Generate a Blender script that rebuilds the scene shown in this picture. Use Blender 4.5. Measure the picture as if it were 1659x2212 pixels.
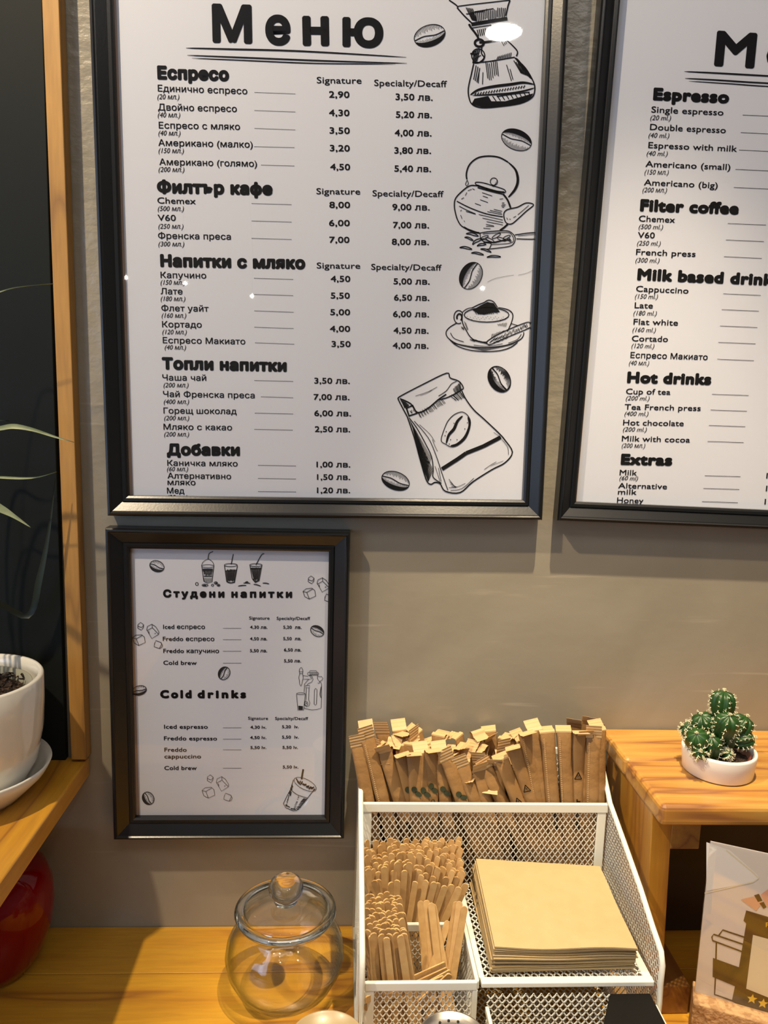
import bpy, math, random
from mathutils import Vector, Matrix
from mathutils.geometry import tessellate_polygon
random.seed(7)
C = bpy.context.scene.collection
for o in list(bpy.data.objects): bpy.data.objects.remove(o)

# ------------------------------------------------------------------ camera
CW, CH = 0.78740, 0.59140          # distance to the wall, height above the counter
YAW, PITCH, ROLL, FPX = 0.0560, 0.1501, 0.0333, 1660.9
CXP, CYP = 829.5, 1106.0
_cy, _sy, _cp, _sp = math.cos(YAW), math.sin(YAW), math.cos(PITCH), math.sin(PITCH)
_cr, _sr = math.cos(ROLL), math.sin(ROLL)
CAM = Vector((0, -CW, CH))
F_ = Vector((_sy*_cp, _cy*_cp, -_sp))
r0 = Vector((_cy, -_sy, 0)); u0 = r0.cross(F_)
R_ = _cr*r0 + _sr*u0; U_ = -_sr*r0 + _cr*u0
cam = bpy.data.cameras.new('camera'); camo = bpy.data.objects.new('camera', cam); C.objects.link(camo)
cam.sensor_fit = 'HORIZONTAL'; cam.sensor_width = 36; cam.lens = FPX/1659*36; cam.clip_start = .01
M3 = Matrix((R_, U_, -F_)).transposed()
camo.matrix_world = Matrix.Translation(CAM) @ M3.to_4x4()
bpy.context.scene.camera = camo

def at(ax, val, x, y):
    """point of the plane (axis ax = val) that the photograph shows at pixel x, y"""
    d = F_ + (x-CXP)/FPX*R_ - (y-CYP)/FPX*U_
    return CAM + d*((val-CAM[ax])/d[ax])

# ------------------------------------------------------------------ world, lights, exposure
sc = bpy.context.scene
sc.view_settings.view_transform = 'Standard'; sc.view_settings.look = 'None'
sc.view_settings.gamma = 1; sc.view_settings.use_curve_mapping = False
sc.view_settings.exposure = 0.18
w = bpy.data.worlds.new('world'); sc.world = w; w.use_nodes = True
w.node_tree.nodes['Background'].inputs[0].default_value = (1, .9, .78, 1)
w.node_tree.nodes['Background'].inputs[1].default_value = .06

def spot_light(name, loc, energy, col, radius, target, angle=150):
    l = bpy.data.lights.new(name, 'SPOT'); l.energy = energy; l.color = col; l.shadow_soft_size = radius
    l.spot_size = math.radians(angle); l.spot_blend = .6
    o = bpy.data.objects.new(name, l); C.objects.link(o); o.location = loc
    o.rotation_euler = (Vector(target)-Vector(loc)).to_track_quat('-Z', 'Y').to_euler()
    return o
def area_light(name, loc, energy, col, sx, sy, target):
    l = bpy.data.lights.new(name, 'AREA'); l.energy = energy; l.color = col; l.shape = 'RECTANGLE'; l.size = sx; l.size_y = sy
    o = bpy.data.objects.new(name, l); C.objects.link(o); o.location = loc
    o.rotation_euler = (Vector(target)-Vector(loc)).to_track_quat('-Z', 'Y').to_euler()
    return o
WARM = (1, .80, .55)
spot_light('spot_over_counter', (.218, -.40, 1.70), 128, WARM, .012, (.34, -.17, 0), 36)
spot_light('spot_left_of_counter', (-.72, -.62, 1.70), 78, WARM, .018, (-.02, -.10, .2), 95)
area_light('window_daylight', (-1.75, -2.0, .75), 9, (.58, .72, 1), 1.2, 1.3, (0, 0, .5))
area_light('added_ceiling_fill', (.2, -1.05, 1.75), 6, (1, .93, .86), 1.4, .5, (.1, 0, .5))  # unseen soft fill added overhead to brighten the wall and posters

# ------------------------------------------------------------------ materials
def mat(name, col, rough=.5, metal=0, bump=None, spec=.5, coat=0, var=None, emis=None):
    m = bpy.data.materials.new(name); m.use_nodes = True
    nt = m.node_tree; b = nt.nodes['Principled BSDF']
    b.inputs['Base Color'].default_value = (*col, 1); b.inputs['Roughness'].default_value = rough
    b.inputs['Metallic'].default_value = metal; b.inputs['Specular IOR Level'].default_value = spec
    b.inputs['Coat Weight'].default_value = coat; b.inputs['Coat Roughness'].default_value = .08
    tc = nt.nodes.new('ShaderNodeTexCoord')
    if bump:
        n = nt.nodes.new('ShaderNodeTexNoise'); n.inputs['Scale'].default_value = bump[0]; n.inputs['Detail'].default_value = 4
        bp = nt.nodes.new('ShaderNodeBump'); bp.inputs['Strength'].default_value = bump[1]; bp.inputs['Distance'].default_value = bump[2]
        nt.links.new(tc.outputs['Object'], n.inputs['Vector']); nt.links.new(n.outputs[0], bp.inputs['Height']); nt.links.new(bp.outputs[0], b.inputs['Normal'])
    if var:   # (scale, second colour, lo, hi)
        n = nt.nodes.new('ShaderNodeTexNoise'); n.inputs['Scale'].default_value = var[0]; n.inputs['Detail'].default_value = 5
        cr = nt.nodes.new('ShaderNodeValToRGB'); cr.color_ramp.elements[0].position = var[2]; cr.color_ramp.elements[1].position = var[3]
        cr.color_ramp.elements[0].color = (*col, 1); cr.color_ramp.elements[1].color = (*var[1], 1)
        nt.links.new(tc.outputs['Object'], n.inputs['Vector']); nt.links.new(n.outputs[0], cr.inputs[0]); nt.links.new(cr.outputs[0], b.inputs['Base Color'])
    if emis:
        b.inputs['Emission Color'].default_value = (*emis[0], 1); b.inputs['Emission Strength'].default_value = emis[1]
    return m

def wood(name, c1, c2, c3, axis='x', ring=30, rough=.35, coat=.25, knots=True):
    """pine: grain runs along the given axis"""
    m = bpy.data.materials.new(name); m.use_nodes = True; nt = m.node_tree; b = nt.nodes['Principled BSDF']; L = nt.links.new
    tc = nt.nodes.new('ShaderNodeTexCoord'); oi = nt.nodes.new('ShaderNodeObjectInfo')
    mp = nt.nodes.new('ShaderNodeMapping'); s = {'x': (.09, 1, 1), 'y': (1, .09, 1), 'z': (1, 1, .09)}[axis]
    mp.inputs['Scale'].default_value = s
    off = nt.nodes.new('ShaderNodeVectorMath'); off.operation = 'ADD'
    ml = nt.nodes.new('ShaderNodeVectorMath'); ml.operation = 'SCALE'; ml.inputs[0].default_value = (3, 5, 7)
    L(oi.outputs['Random'], ml.inputs['Scale']); L(tc.outputs['Object'], off.inputs[0]); L(ml.outputs[0], off.inputs[1]); L(off.outputs[0], mp.inputs['Vector'])
    n1 = nt.nodes.new('ShaderNodeTexNoise'); n1.inputs['Scale'].default_value = ring; n1.inputs['Detail'].default_value = 2
    L(mp.outputs[0], n1.inputs['Vector'])
    mu = nt.nodes.new('ShaderNodeMath'); mu.operation = 'MULTIPLY'; mu.inputs[1].default_value = 9; L(n1.outputs[0], mu.inputs[0])
    fr = nt.nodes.new('ShaderNodeMath'); fr.operation = 'PINGPONG'; fr.inputs[1].default_value = 1; L(mu.outputs[0], fr.inputs[0])
    n2 = nt.nodes.new('ShaderNodeTexNoise'); n2.inputs['Scale'].default_value = ring*14; n2.inputs['Detail'].default_value = 3; L(mp.outputs[0], n2.inputs['Vector'])
    cr = nt.nodes.new('ShaderNodeValToRGB'); e = cr.color_ramp.elements
    e[0].color = (*c1, 1); e[1].color = (*c2, 1); e[0].position = .1; e[1].position = .75
    x = e.new(1.0); x.color = (*c3, 1)
    L(fr.outputs[0], cr.inputs[0])
    mx = nt.nodes.new('ShaderNodeMixRGB'); mx.blend_type = 'MULTIPLY'; mx.inputs[0].default_value = .35
    L(cr.outputs[0], mx.inputs[1]); L(n2.outputs[0], mx.inputs[2])
    br = nt.nodes.new('ShaderNodeBrightContrast'); br.inputs[1].default_value = .02; L(mx.outputs[0], br.inputs[0])
    L(br.outputs[0], b.inputs['Base Color'])
    b.inputs['Roughness'].default_value = rough; b.inputs['Coat Weight'].default_value = coat; b.inputs['Coat Roughness'].default_value = .2
    bp = nt.nodes.new('ShaderNodeBump'); bp.inputs['Strength'].default_value = .08; bp.inputs['Distance'].default_value = .001
    L(n2.outputs[0], bp.inputs['Height']); L(bp.outputs[0], b.inputs['Normal'])
    return m

def pane_glass(name):
    m = bpy.data.materials.new(name); m.use_nodes = True; nt = m.node_tree; nt.nodes.clear(); L = nt.links.new
    out = nt.nodes.new('ShaderNodeOutputMaterial'); t = nt.nodes.new('ShaderNodeBsdfTransparent'); g = nt.nodes.new('ShaderNodeBsdfGlossy')
    g.inputs['Roughness'].default_value = .02; f = nt.nodes.new('ShaderNodeFresnel'); f.inputs[0].default_value = 1.5
    geo = nt.nodes.new('ShaderNodeTexCoord'); n = nt.nodes.new('ShaderNodeTexNoise'); n.inputs['Scale'].default_value = 9; n.inputs['Detail'].default_value = 0
    bp = nt.nodes.new('ShaderNodeBump'); bp.inputs['Strength'].default_value = .12; bp.inputs['Distance'].default_value = .004
    L(geo.outputs['Object'], n.inputs['Vector']); L(n.outputs[0], bp.inputs['Height']); L(bp.outputs[0], g.inputs['Normal'])
    mu = nt.nodes.new('ShaderNodeMath'); mu.operation = 'MULTIPLY'; mu.inputs[1].default_value = 1.9; L(f.outputs[0], mu.inputs[0])
    mn = nt.nodes.new('ShaderNodeMath'); mn.operation = 'MINIMUM'; mn.inputs[1].default_value = .11; L(mu.outputs[0], mn.inputs[0])
    mx = nt.nodes.new('ShaderNodeMixShader'); L(mn.outputs[0], mx.inputs[0]); L(t.outputs[0], mx.inputs[1]); L(g.outputs[0], mx.inputs[2]); L(mx.outputs[0], out.inputs[0])
    return m

def wall_paint(name, col, col2):
    m = bpy.data.materials.new(name); m.use_nodes = True; nt = m.node_tree; b = nt.nodes['Principled BSDF']; L = nt.links.new
    tc = nt.nodes.new('ShaderNodeTexCoord')
    n = nt.nodes.new('ShaderNodeTexNoise'); n.inputs['Scale'].default_value = 5; n.inputs['Detail'].default_value = 6; n.inputs['Distortion'].default_value = 1.2
    cr = nt.nodes.new('ShaderNodeValToRGB'); cr.color_ramp.elements[0].color = (*col, 1); cr.color_ramp.elements[1].color = (*col2, 1)
    cr.color_ramp.elements[0].position = .35; cr.color_ramp.elements[1].position = .68
    L(tc.outputs['Object'], n.inputs['Vector']); L(n.outputs[0], cr.inputs[0])
    # pale scuffs running diagonally
    mp = nt.nodes.new('ShaderNodeMapping'); mp.inputs['Rotation'].default_value = (0, math.radians(-14), 0); mp.inputs['Scale'].default_value = (2.2, 1, 34)
    n3 = nt.nodes.new('ShaderNodeTexNoise'); n3.inputs['Scale'].default_value = 3; n3.inputs['Detail'].default_value = 4
    c3 = nt.nodes.new('ShaderNodeValToRGB'); c3.color_ramp.elements[0].position = .64; c3.color_ramp.elements[1].position = .78
    c3.color_ramp.elements[1].color = (.5, .5, .5, 1)
    L(tc.outputs['Object'], mp.inputs['Vector']); L(mp.outputs[0], n3.inputs['Vector']); L(n3.outputs[0], c3.inputs[0])
    ad = nt.nodes.new('ShaderNodeMixRGB'); ad.blend_type = 'MIX'; ad.inputs[2].default_value = (.52, .46, .36, 1)
    L(c3.outputs[0], ad.inputs[0]); L(cr.outputs[0], ad.inputs[1]); L(ad.outputs[0], b.inputs['Base Color'])
    # tiny pale paint specks
    b.inputs['Roughness'].default_value = .30; b.inputs['Specular IOR Level'].default_value = .6
    n2 = nt.nodes.new('ShaderNodeTexNoise'); n2.inputs['Scale'].default_value = 190; n2.inputs['Detail'].default_value = 4
    n4 = nt.nodes.new('ShaderNodeTexNoise'); n4.inputs['Scale'].default_value = 38; n4.inputs['Detail'].default_value = 3
    sep = nt.nodes.new('ShaderNodeSeparateXYZ'); L(tc.outputs['Object'], sep.inputs[0])
    mr = nt.nodes.new('ShaderNodeMapRange'); mr.inputs[1].default_value = .40; mr.inputs[2].default_value = .75; mr.inputs[3].default_value = .12; mr.inputs[4].default_value = 1
    L(sep.outputs['Z'], mr.inputs[0])
    sm = nt.nodes.new('ShaderNodeMath'); L(n2.outputs[0], sm.inputs[0]); L(n4.outputs[0], sm.inputs[1])
    ms = nt.nodes.new('ShaderNodeMath'); ms.operation = 'MULTIPLY'; L(sm.outputs[0], ms.inputs[0]); L(mr.outputs[0], ms.inputs[1])
    bp = nt.nodes.new('ShaderNodeBump'); bp.inputs['Strength'].default_value = .8; bp.inputs['Distance'].default_value = .0026
    L(ms.outputs[0], bp.inputs['Height']); L(bp.outputs[0], b.inputs['Normal'])
    return m

def thin_glass(name):
    m = bpy.data.materials.new(name); m.use_nodes = True; nt = m.node_tree; nt.nodes.clear(); L = nt.links.new
    out = nt.nodes.new('ShaderNodeOutputMaterial'); t = nt.nodes.new('ShaderNodeBsdfTransparent'); g = nt.nodes.new('ShaderNodeBsdfGlossy'); g.inputs['Roughness'].default_value = .02
    lw = nt.nodes.new('ShaderNodeLayerWeight'); lw.inputs[0].default_value = .5
    cr = nt.nodes.new('ShaderNodeValToRGB'); cr.color_ramp.elements[0].color = (.985, .99, .985, 1); cr.color_ramp.elements[1].color = (.50, .58, .56, 1); cr.color_ramp.elements[0].position = .45
    L(lw.outputs['Facing'], cr.inputs[0]); L(cr.outputs[0], t.inputs[0])
    pw = nt.nodes.new('ShaderNodeMath'); pw.operation = 'POWER'; pw.inputs[1].default_value = 4; L(lw.outputs['Facing'], pw.inputs[0])
    f = nt.nodes.new('ShaderNodeMath'); f.operation = 'MULTIPLY_ADD'; f.inputs[1].default_value = .7; f.inputs[2].default_value = .07; L(pw.outputs[0], f.inputs[0])
    tc = nt.nodes.new('ShaderNodeTexCoord'); n = nt.nodes.new('ShaderNodeTexNoise'); n.inputs['Scale'].default_value = 40; bp = nt.nodes.new('ShaderNodeBump'); bp.inputs['Strength'].default_value = .35; bp.inputs['Distance'].default_value = .003
    L(tc.outputs['Object'], n.inputs['Vector']); L(n.outputs[0], bp.inputs['Height']); L(bp.outputs[0], g.inputs['Normal'])
    mx = nt.nodes.new('ShaderNodeMixShader'); L(f.outputs[0], mx.inputs[0]); L(t.outputs[0], mx.inputs[1]); L(g.outputs[0], mx.inputs[2]); L(mx.outputs[0], out.inputs[0])
    return m
def glass(name, col=(1, 1, 1), rough=0):
    m = bpy.data.materials.new(name); m.use_nodes = True; nt = m.node_tree; nt.nodes.clear(); L = nt.links.new
    out = nt.nodes.new('ShaderNodeOutputMaterial'); g = nt.nodes.new('ShaderNodeBsdfGlass'); g.inputs['IOR'].default_value = 1.45
    g.inputs['Color'].default_value = (*col, 1); g.inputs['Roughness'].default_value = rough; L(g.outputs[0], out.inputs[0])
    return m

M = dict(
    wall=wall_paint('grey_wall_paint', (.265, .238, .180), (.320, .290, .225)),
    room=mat('cream_room_paint', (.62, .57, .50), .8), ceil=mat('lavender_grey_ceiling', (.36, .35, .42), .8), floor=mat('brown_floor', (.16, .10, .06), .5),
    board=mat('black_board', (.008, .011, .011), .6, bump=(60, .1, .001), spec=.18),
    counter=wood('honey_pine', (.74, .37, .010), (.66, .30, .006), (.42, .16, .004), 'x', 24),
    shelfw=wood('honey_pine_shelf', (.72, .34, .008), (.60, .26, .005), (.38, .14, .003), 'y', 22),
    post=wood('tan_post_wood', (.54, .28, .05), (.46, .23, .035), (.32, .15, .02), 'z', 26, .5, .05),
    riser=wood('varnished_pine', (.62, .32, .05), (.50, .22, .025), (.28, .10, .015), 'x', 30),
    riserz=wood('varnished_pine_upright', (.60, .28, .012), (.52, .22, .008), (.38, .14, .006), 'z', 24),
    riserend=wood('pine_end_grain', (.42, .19, .020), (.34, .14, .014), (.24, .08, .008), 'y', 26, .5, .1),
    frame=mat('black_frame', (.006, .0065, .007), .30, bump=(400, .12, .0004), spec=.55),
    refl_backing=mat('tan_reflection_backing', (.42, .30, .23), .8), paper=mat('poster_paper', (.63, .66, .73), .6),
    ink=mat('black_ink', (.004, .004, .0045), .7, spec=.12), ink2=mat('grey_ink', (.022, .022, .024), .7, spec=.15), pane=pane_glass('poster_pane'),
    white_metal=mat('white_powder_metal', (.78, .79, .70), .32, spec=.5),
    kraft=mat('kraft_paper', (.29, .155, .052), .45, bump=(90, .6, .0020), var=(30, (.38, .215, .080), .35, .7)),
    kraft2=mat('kraft_paper_pale', (.56, .37, .17), .55, bump=(120, .3, .0012)),
    stick=mat('birch_stick', (.62, .41, .175), .55, var=(140, (.55, .34, .135), .35, .65)),
    stick2=mat('birch_stick_dark', (.54, .34, .135), .55, var=(140, (.46, .275, .105), .35, .65)),
    napkin=mat('kraft_napkin', (.50, .37, .185), .85, bump=(700, .25, .0004), var=(60, (.47, .345, .165), .3, .7)),
    napkin2=mat('kraft_napkin_dark', (.42, .30, .14), .85),
    ceramic=mat('white_glazed_ceramic', (.78, .76, .68), .12, coat=.6), ceramic2=mat('white_ceramic', (.82, .79, .72), .3),
    soil=mat('dark_soil', (.03, .018, .012), .95, bump=(260, 1, .006), var=(200, (.11, .06, .035), .5, .7)),
    brownplastic=mat('brown_plastic', (.16, .035, .02), .4), greyplastic=mat('grey_green_plastic', (.30, .30, .24), .3),
    leaf=mat('pale_green_leaf', (.16, .20, .09), .5, var=(40, (.26, .30, .16), .4, .6)), leaf_and_shadow=mat('dark_leaf_and_shadow', (.012, .02, .012), .5),
    cactus=mat('cactus_green', (.012, .048, .008), .38, var=(60, (.024, .078, .014), .4, .7)), spine=mat('cream_spine', (.80, .76, .52), .6),
    red=mat('red_glaze', (.20, .001, .002), .06, spec=.35), glass=glass('clear_glass', (.97, .985, .98)),
    cork=mat('cork', (.52, .32, .15), .9, bump=(220, 1, .002), var=(170, (.36, .20, .085), .45, .62)),
    thin=thin_glass('thin_clear_glass'), card=mat('printed_card', (.62, .58, .54), .45), cardgrey=mat('pale_grey_print', (.72, .70, .67), .5),
    dkgreen=mat('dark_green_print', (.014, .013, .005), .7, spec=.12), skin=mat('salmon_print', (.62, .33, .22), .5), gold=mat('yellow_print', (.75, .50, .03), .4),
    cream=mat('cream_sticker', (.66, .61, .44), .5), black=mat('black_plastic', (.004, .0035, .003), .6, spec=.2),
    steel=mat('brushed_steel', (.62, .58, .52), .25, 1), hole=mat('dark_hole', (.01, .008, .006), .8),
    frost=mat('beige_lid_plastic', (.36, .27, .14), .35, coat=.2, bump=(30, .2, .002)), packet=mat('olive_packet', (.30, .24, .05), .35, coat=.4),
    pebble=mat('tan_pebble', (.52, .36, .24), .5), lamp=mat('lamp_disc', (1, 1, 1), .5, emis=((1, .93, .80), 60)),
    winlit=mat('daylit_window', (.5, .6, .8), .5, emis=((.55, .72, 1), 1.6)), greenp=mat('green_leaf_print', (.035, .045, .02), .5),
)

# ------------------------------------------------------------------ helpers
def tag(o, label=None, cat=None, group=None, kind=None):
    if label: o['label'] = label
    if cat: o['category'] = cat
    if group: o['group'] = group
    if kind: o['kind'] = kind
    return o
def thing(name, loc, label, cat, group=None):
    o = bpy.data.objects.new(name, None); C.objects.link(o); o.location = loc; o.empty_display_size = .02
    return tag(o, label, cat, group)
def wloc(o):
    v = Vector((0, 0, 0))
    while o: v += o.location; o = o.parent
    return v
def obj(name, vf, m, parent=None, smooth=False, bevel=0, origin=None):
    """one mesh object from world-space verts/faces"""
    vs, fs = vf
    base = wloc(parent) if parent else Vector((0, 0, 0))
    org = Vector(origin) if origin is not None else base
    me = bpy.data.meshes.new(name); me.from_pydata([Vector(v)-org for v in vs], [], fs)
    me.materials.append(m)
    o = bpy.data.objects.new(name, me); C.objects.link(o); o.location = org-base
    if parent: o.parent = parent
    if smooth:
        for p in me.polygons: p.use_smooth = True
    if bevel:
        b = o.modifiers.new('bevel', 'BEVEL'); b.width = bevel; b.segments = 3; b.limit_method = 'ANGLE'
    return o
def join(*a):
    vs, fs = [], []
    for v, f in a:
        n = len(vs); vs += list(v); fs += [tuple(i+n for i in q) for q in f]
    return vs, fs
def box(x0, x1, y0, y1, z0, z1):
    v = [(x0, y0, z0), (x1, y0, z0), (x1, y1, z0), (x0, y1, z0), (x0, y0, z1), (x1, y0, z1), (x1, y1, z1), (x0, y1, z1)]
    return v, [(0, 3, 2, 1), (4, 5, 6, 7), (0, 1, 5, 4), (1, 2, 6, 5), (2, 3, 7, 6), (3, 0, 4, 7)]
def hexa(a, b):  # two quads
    return list(a)+list(b), [(3, 2, 1, 0), (4, 5, 6, 7), (0, 1, 5, 4), (1, 2, 6, 5), (2, 3, 7, 6), (3, 0, 4, 7)]
def lathe(prof, cx, cy, n=48, cap0=False, cap1=False):
    vs, fs = [], []
    for r, z in prof:
        for k in range(n):
            a = 2*math.pi*k/n; vs.append((cx+r*math.cos(a), cy+r*math.sin(a), z))
    for i in range(len(prof)-1):
        for k in range(n):
            k2 = (k+1) % n; fs.append((i*n+k, i*n+k2, (i+1)*n+k2, (i+1)*n+k))
    if cap0: fs.append(tuple(range(n))[::-1])
    if cap1: fs.append(tuple((len(prof)-1)*n+k for k in range(n)))
    return vs, fs
def ball(c, r, n=8, m=6, s=(1, 1, 1)):
    vs, fs = [(c[0], c[1], c[2]-r*s[2])], []
    for i in range(1, m):
        p = -math.pi/2+math.pi*i/m
        for k in range(n):
            a = 2*math.pi*k/n; vs.append((c[0]+r*s[0]*math.cos(p)*math.cos(a), c[1]+r*s[1]*math.cos(p)*math.sin(a), c[2]+r*s[2]*math.sin(p)))
    vs.append((c[0], c[1], c[2]+r*s[2])); T = len(vs)-1
    for k in range(n):
        k2 = (k+1) % n; fs.append((0, 1+k2, 1+k)); fs.append((T, 1+(m-2)*n+k, 1+(m-2)*n+k2))
        for i in range(m-2): fs.append((1+i*n+k, 1+i*n+k2, 1+(i+1)*n+k2, 1+(i+1)*n+k))
    return vs, fs
def bar(p, q, r, up=(0, 0, 1), r2=None):  # square bar p..q
    p, q = Vector(p), Vector(q); d = (q-p).normalized(); u = Vector(up)
    s = d.cross(u)
    if s.length < 1e-4: s = d.cross(Vector((1, 0, 0)))
    s.normalize(); t = s.cross(d); r2 = r2 or r
    a = [p+s*r+t*r2, p-s*r+t*r2, p-s*r-t*r2, p+s*r-t*r2]; b = [x+(q-p) for x in a]
    return hexa(a, b)
def tube(pts, rad, n=8):
    vs, fs = [], []; P = [Vector(p) for p in pts]
    for i, p in enumerate(P):
        d = (P[min(i+1, len(P)-1)]-P[max(i-1, 0)]).normalized()
        s = d.cross(Vector((0, 0, 1)));
        if s.length < 1e-3: s = d.cross(Vector((1, 0, 0)))
        s.normalize(); t = s.cross(d); r = rad[i] if isinstance(rad, (list, tuple)) else rad
        for k in range(n):
            a = 2*math.pi*k/n; vs.append(p+s*r*math.cos(a)+t*r*math.sin(a))
    for i in range(len(P)-1):
        for k in range(n):
            k2 = (k+1) % n; fs.append((i*n+k, i*n+k2, (i+1)*n+k2, (i+1)*n+k))
    fs.append(tuple(range(n))[::-1]); fs.append(tuple((len(P)-1)*n+k for k in range(n)))
    return vs, fs
def struct(name, vf, m, **k):
    return tag(obj(name, vf, m, **k), kind='structure')

# ------------------------------------------------------------------ the room
struct('wall_back', box(-1.9, 2.1, 0, .1, -.9, 1.8), M['wall'])
struct('wall_left', box(-2.0, -1.9, -3.6, .1, -.9, 1.8), M['room'])
struct('wall_right', box(2.1, 2.2, -3.6, .1, -.9, 1.8), M['room'])
struct('wall_front', box(-2.0, 2.2, -3.7, -3.6, -.9, 1.8), M['room'])
struct('floor', box(-2.0, 2.2, -3.7, .1, -1.0, -.9), M['floor'])
struct('ceiling', box(-2.0, 2.2, -3.7, .1, 1.8, 1.9), M['ceil'])
win = struct('window_1', box(-1.89, -1.86, -2.8, -1.2, .1, 1.5), M['winlit'])
obj('window_frame', join(box(-1.90, -1.84, -2.86, -2.8, .04, 1.56), box(-1.90, -1.84, -1.2, -1.14, .04, 1.56), box(-1.90, -1.84, -2.8, -1.2, .04, .1),
    box(-1.90, -1.84, -2.8, -1.2, 1.5, 1.56), box(-1.90, -1.85, -2.02, -1.98, .1, 1.5)), M['ceil'], win)
t = thing('ceiling_lamp', (.494, -1.94, 1.79), 'round ceiling downlight reflected in the glass over the large menu', 'ceiling lamp')
obj('lamp_ring', lathe([(.062, 1.799), (.074, 1.799), (.074, 1.788), (.062, 1.788), (.062, 1.799)], .494, -1.94, 32), M['ceil'], t)
obj('lamp_disc', lathe([(.001, 1.791), (.062, 1.791)], .494, -1.94, 32, cap0=True), M['lamp'], t)
for x, y, l_ in [(-.95, -1.25, 'small ceiling spot at the far left above the viewer'), (-.35, -1.4, 'small ceiling spot left of the middle above the viewer'), (.85, -1.3, 'small ceiling spot at the right above the viewer')]:
    t = thing('ceiling_spot', (x, y, 1.79), l_, 'ceiling lamp', 'small ceiling spots')
    obj('lamp_ring', lathe([(.035, 1.799), (.045, 1.799), (.045, 1.788), (.035, 1.788), (.035, 1.799)], x, y, 24), M['steel'], t); obj('lamp_disc', lathe([(.001, 1.791), (.035, 1.791)], x, y, 24, cap0=True), M['lamp'], t)
for i, (x, y, l_) in enumerate([(272, 600, 'leftmost small pendant bulb behind the viewer'), (403, 612, 'second small pendant bulb from the left behind the viewer'), (541, 640, 'third small pendant bulb from the left behind the viewer'), (1043, 630, 'pendant bulb at the right behind the viewer')]):
    g_ = at(1, -.009, x, y); d_ = g_-CAM; g_ += Vector((d_.x, -d_.y, d_.z))*(3.15/d_.y); x, y, z_ = g_
    t = thing('pendant_bulb', (x, y, z_), l_, 'lamp', 'pendant bulbs reflected in the glass')
    obj('bulb', ball((x, y, z_), .008, 16, 10), M['lamp'], t, smooth=True); obj('cord', bar((x, y, z_+.010), (x, y, 1.799), .002), M['black'], t)

# ------------------------------------------------------------------ counter, left shelf, board, post, riser
ct = thing('counter', (.1, -.2, -.02), 'honey coloured pine counter of glued boards along the wall', 'counter')
ys = [0, -.0705, -.165, -.26, -.36, -.46]
for i in range(5):
    obj('board', box(-.9, 1.2, ys[i+1]+.0004, ys[i]-(.0004 if i else .0006), -.04, 0), M['counter'], ct, bevel=.0008, origin=(.1, (ys[i]+ys[i+1])/2, -.04))

sh = thing('corner_shelf', (-.42, -.12, .18), 'thick honey pine shelf at left carrying the white plant pot', 'shelf')
for (x0, x1) in ((-.60, -.3795), (-.3785, -.262)):
    obj('board', box(x0, x1, -.42, -.001, .1795, .2005), M['shelfw'], sh, bevel=.002, origin=((x0+x1)/2, -.2, .18))
bd = tag(obj('blackboard', box(-.9, -.2835, -.010, -.001, .2005, 1.45), M['board'], bevel=.001), 'matt black board on the wall behind the white plant pot', 'board')
pt = at(1, -.016, 127, 0); pb = at(1, -.016, 186, 1641); pl = at(1, -.016, 90.4, 0); plb = at(1, -.016, 153.7, 1641)
def ext(a, b, z): t = (z-a.z)/(b.z-a.z); return a.x+(b.x-a.x)*t
q = [(ext(pl, plb, z), ext(pt, pb, z), z) for z in (.2042, 1.45)]
a = [(q[0][0], -.016, q[0][2]), (q[0][1], -.016, q[0][2]), (q[0][1]+.0005, -.0005, q[0][2]), (q[0][0], -.0101, q[0][2])]
b = [(q[1][0], -.016, q[1][2]), (q[1][1], -.016, q[1][2]), (q[1][1]+.0005, -.0005, q[1][2]), (q[1][0], -.0101, q[1][2])]
tag(obj('wooden_batten', hexa(a, b), M['post'], bevel=.0008), 'upright tan wooden batten edging the black board', 'batten')

rs = thing('riser_shelf', (.42, -.08, 0), 'low varnished pine riser shelf holding the cactus at right', 'riser shelf')
obj('top_board', box(.2905, .86, -.0745, -.002, .219, .239), M['riser'], rs, bevel=.005, origin=(.5, -.03, .22))
obj('top_board', box(.2905, .86, -.165, -.0752, .219, .239), M['riser'], rs, bevel=.005, origin=(.55, -.12, .22))
obj('side_board', hexa([(.306, -.13, 0), (.325, -.13, 0), (.325, -.004, 0), (.306, -.004, 0)], [(.2985, -.13, .2185), (.318, -.13, .2185), (.318, -.004, .2185), (.2985, -.004, .2185)]), M['riserz'], rs, bevel=.001)
obj('side_board', hexa([(.80, -.13, 0), (.82, -.13, 0), (.82, -.004, 0), (.80, -.004, 0)], [(.807, -.13, .2185), (.827, -.13, .2185), (.827, -.004, .2185), (.807, -.004, .2185)]), M['riserz'], rs, bevel=.001)
obj('cross_rail', box(.3185, .347, -.1302, -.006, .1755, .2185), M['riserend'], rs, bevel=.001)
obj('foot_rail', box(.3255, .3525, -.1302, -.006, 0.0003, .0305), M['riserend'], rs, bevel=.001)
obj('shade_panel', box(.3275, .80, -.012, -.004, .001, .2185), mat('dark_shade_panel', (.035, .022, .012), .6), rs)  # added dark panel, paints in the shade under the riser

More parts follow.
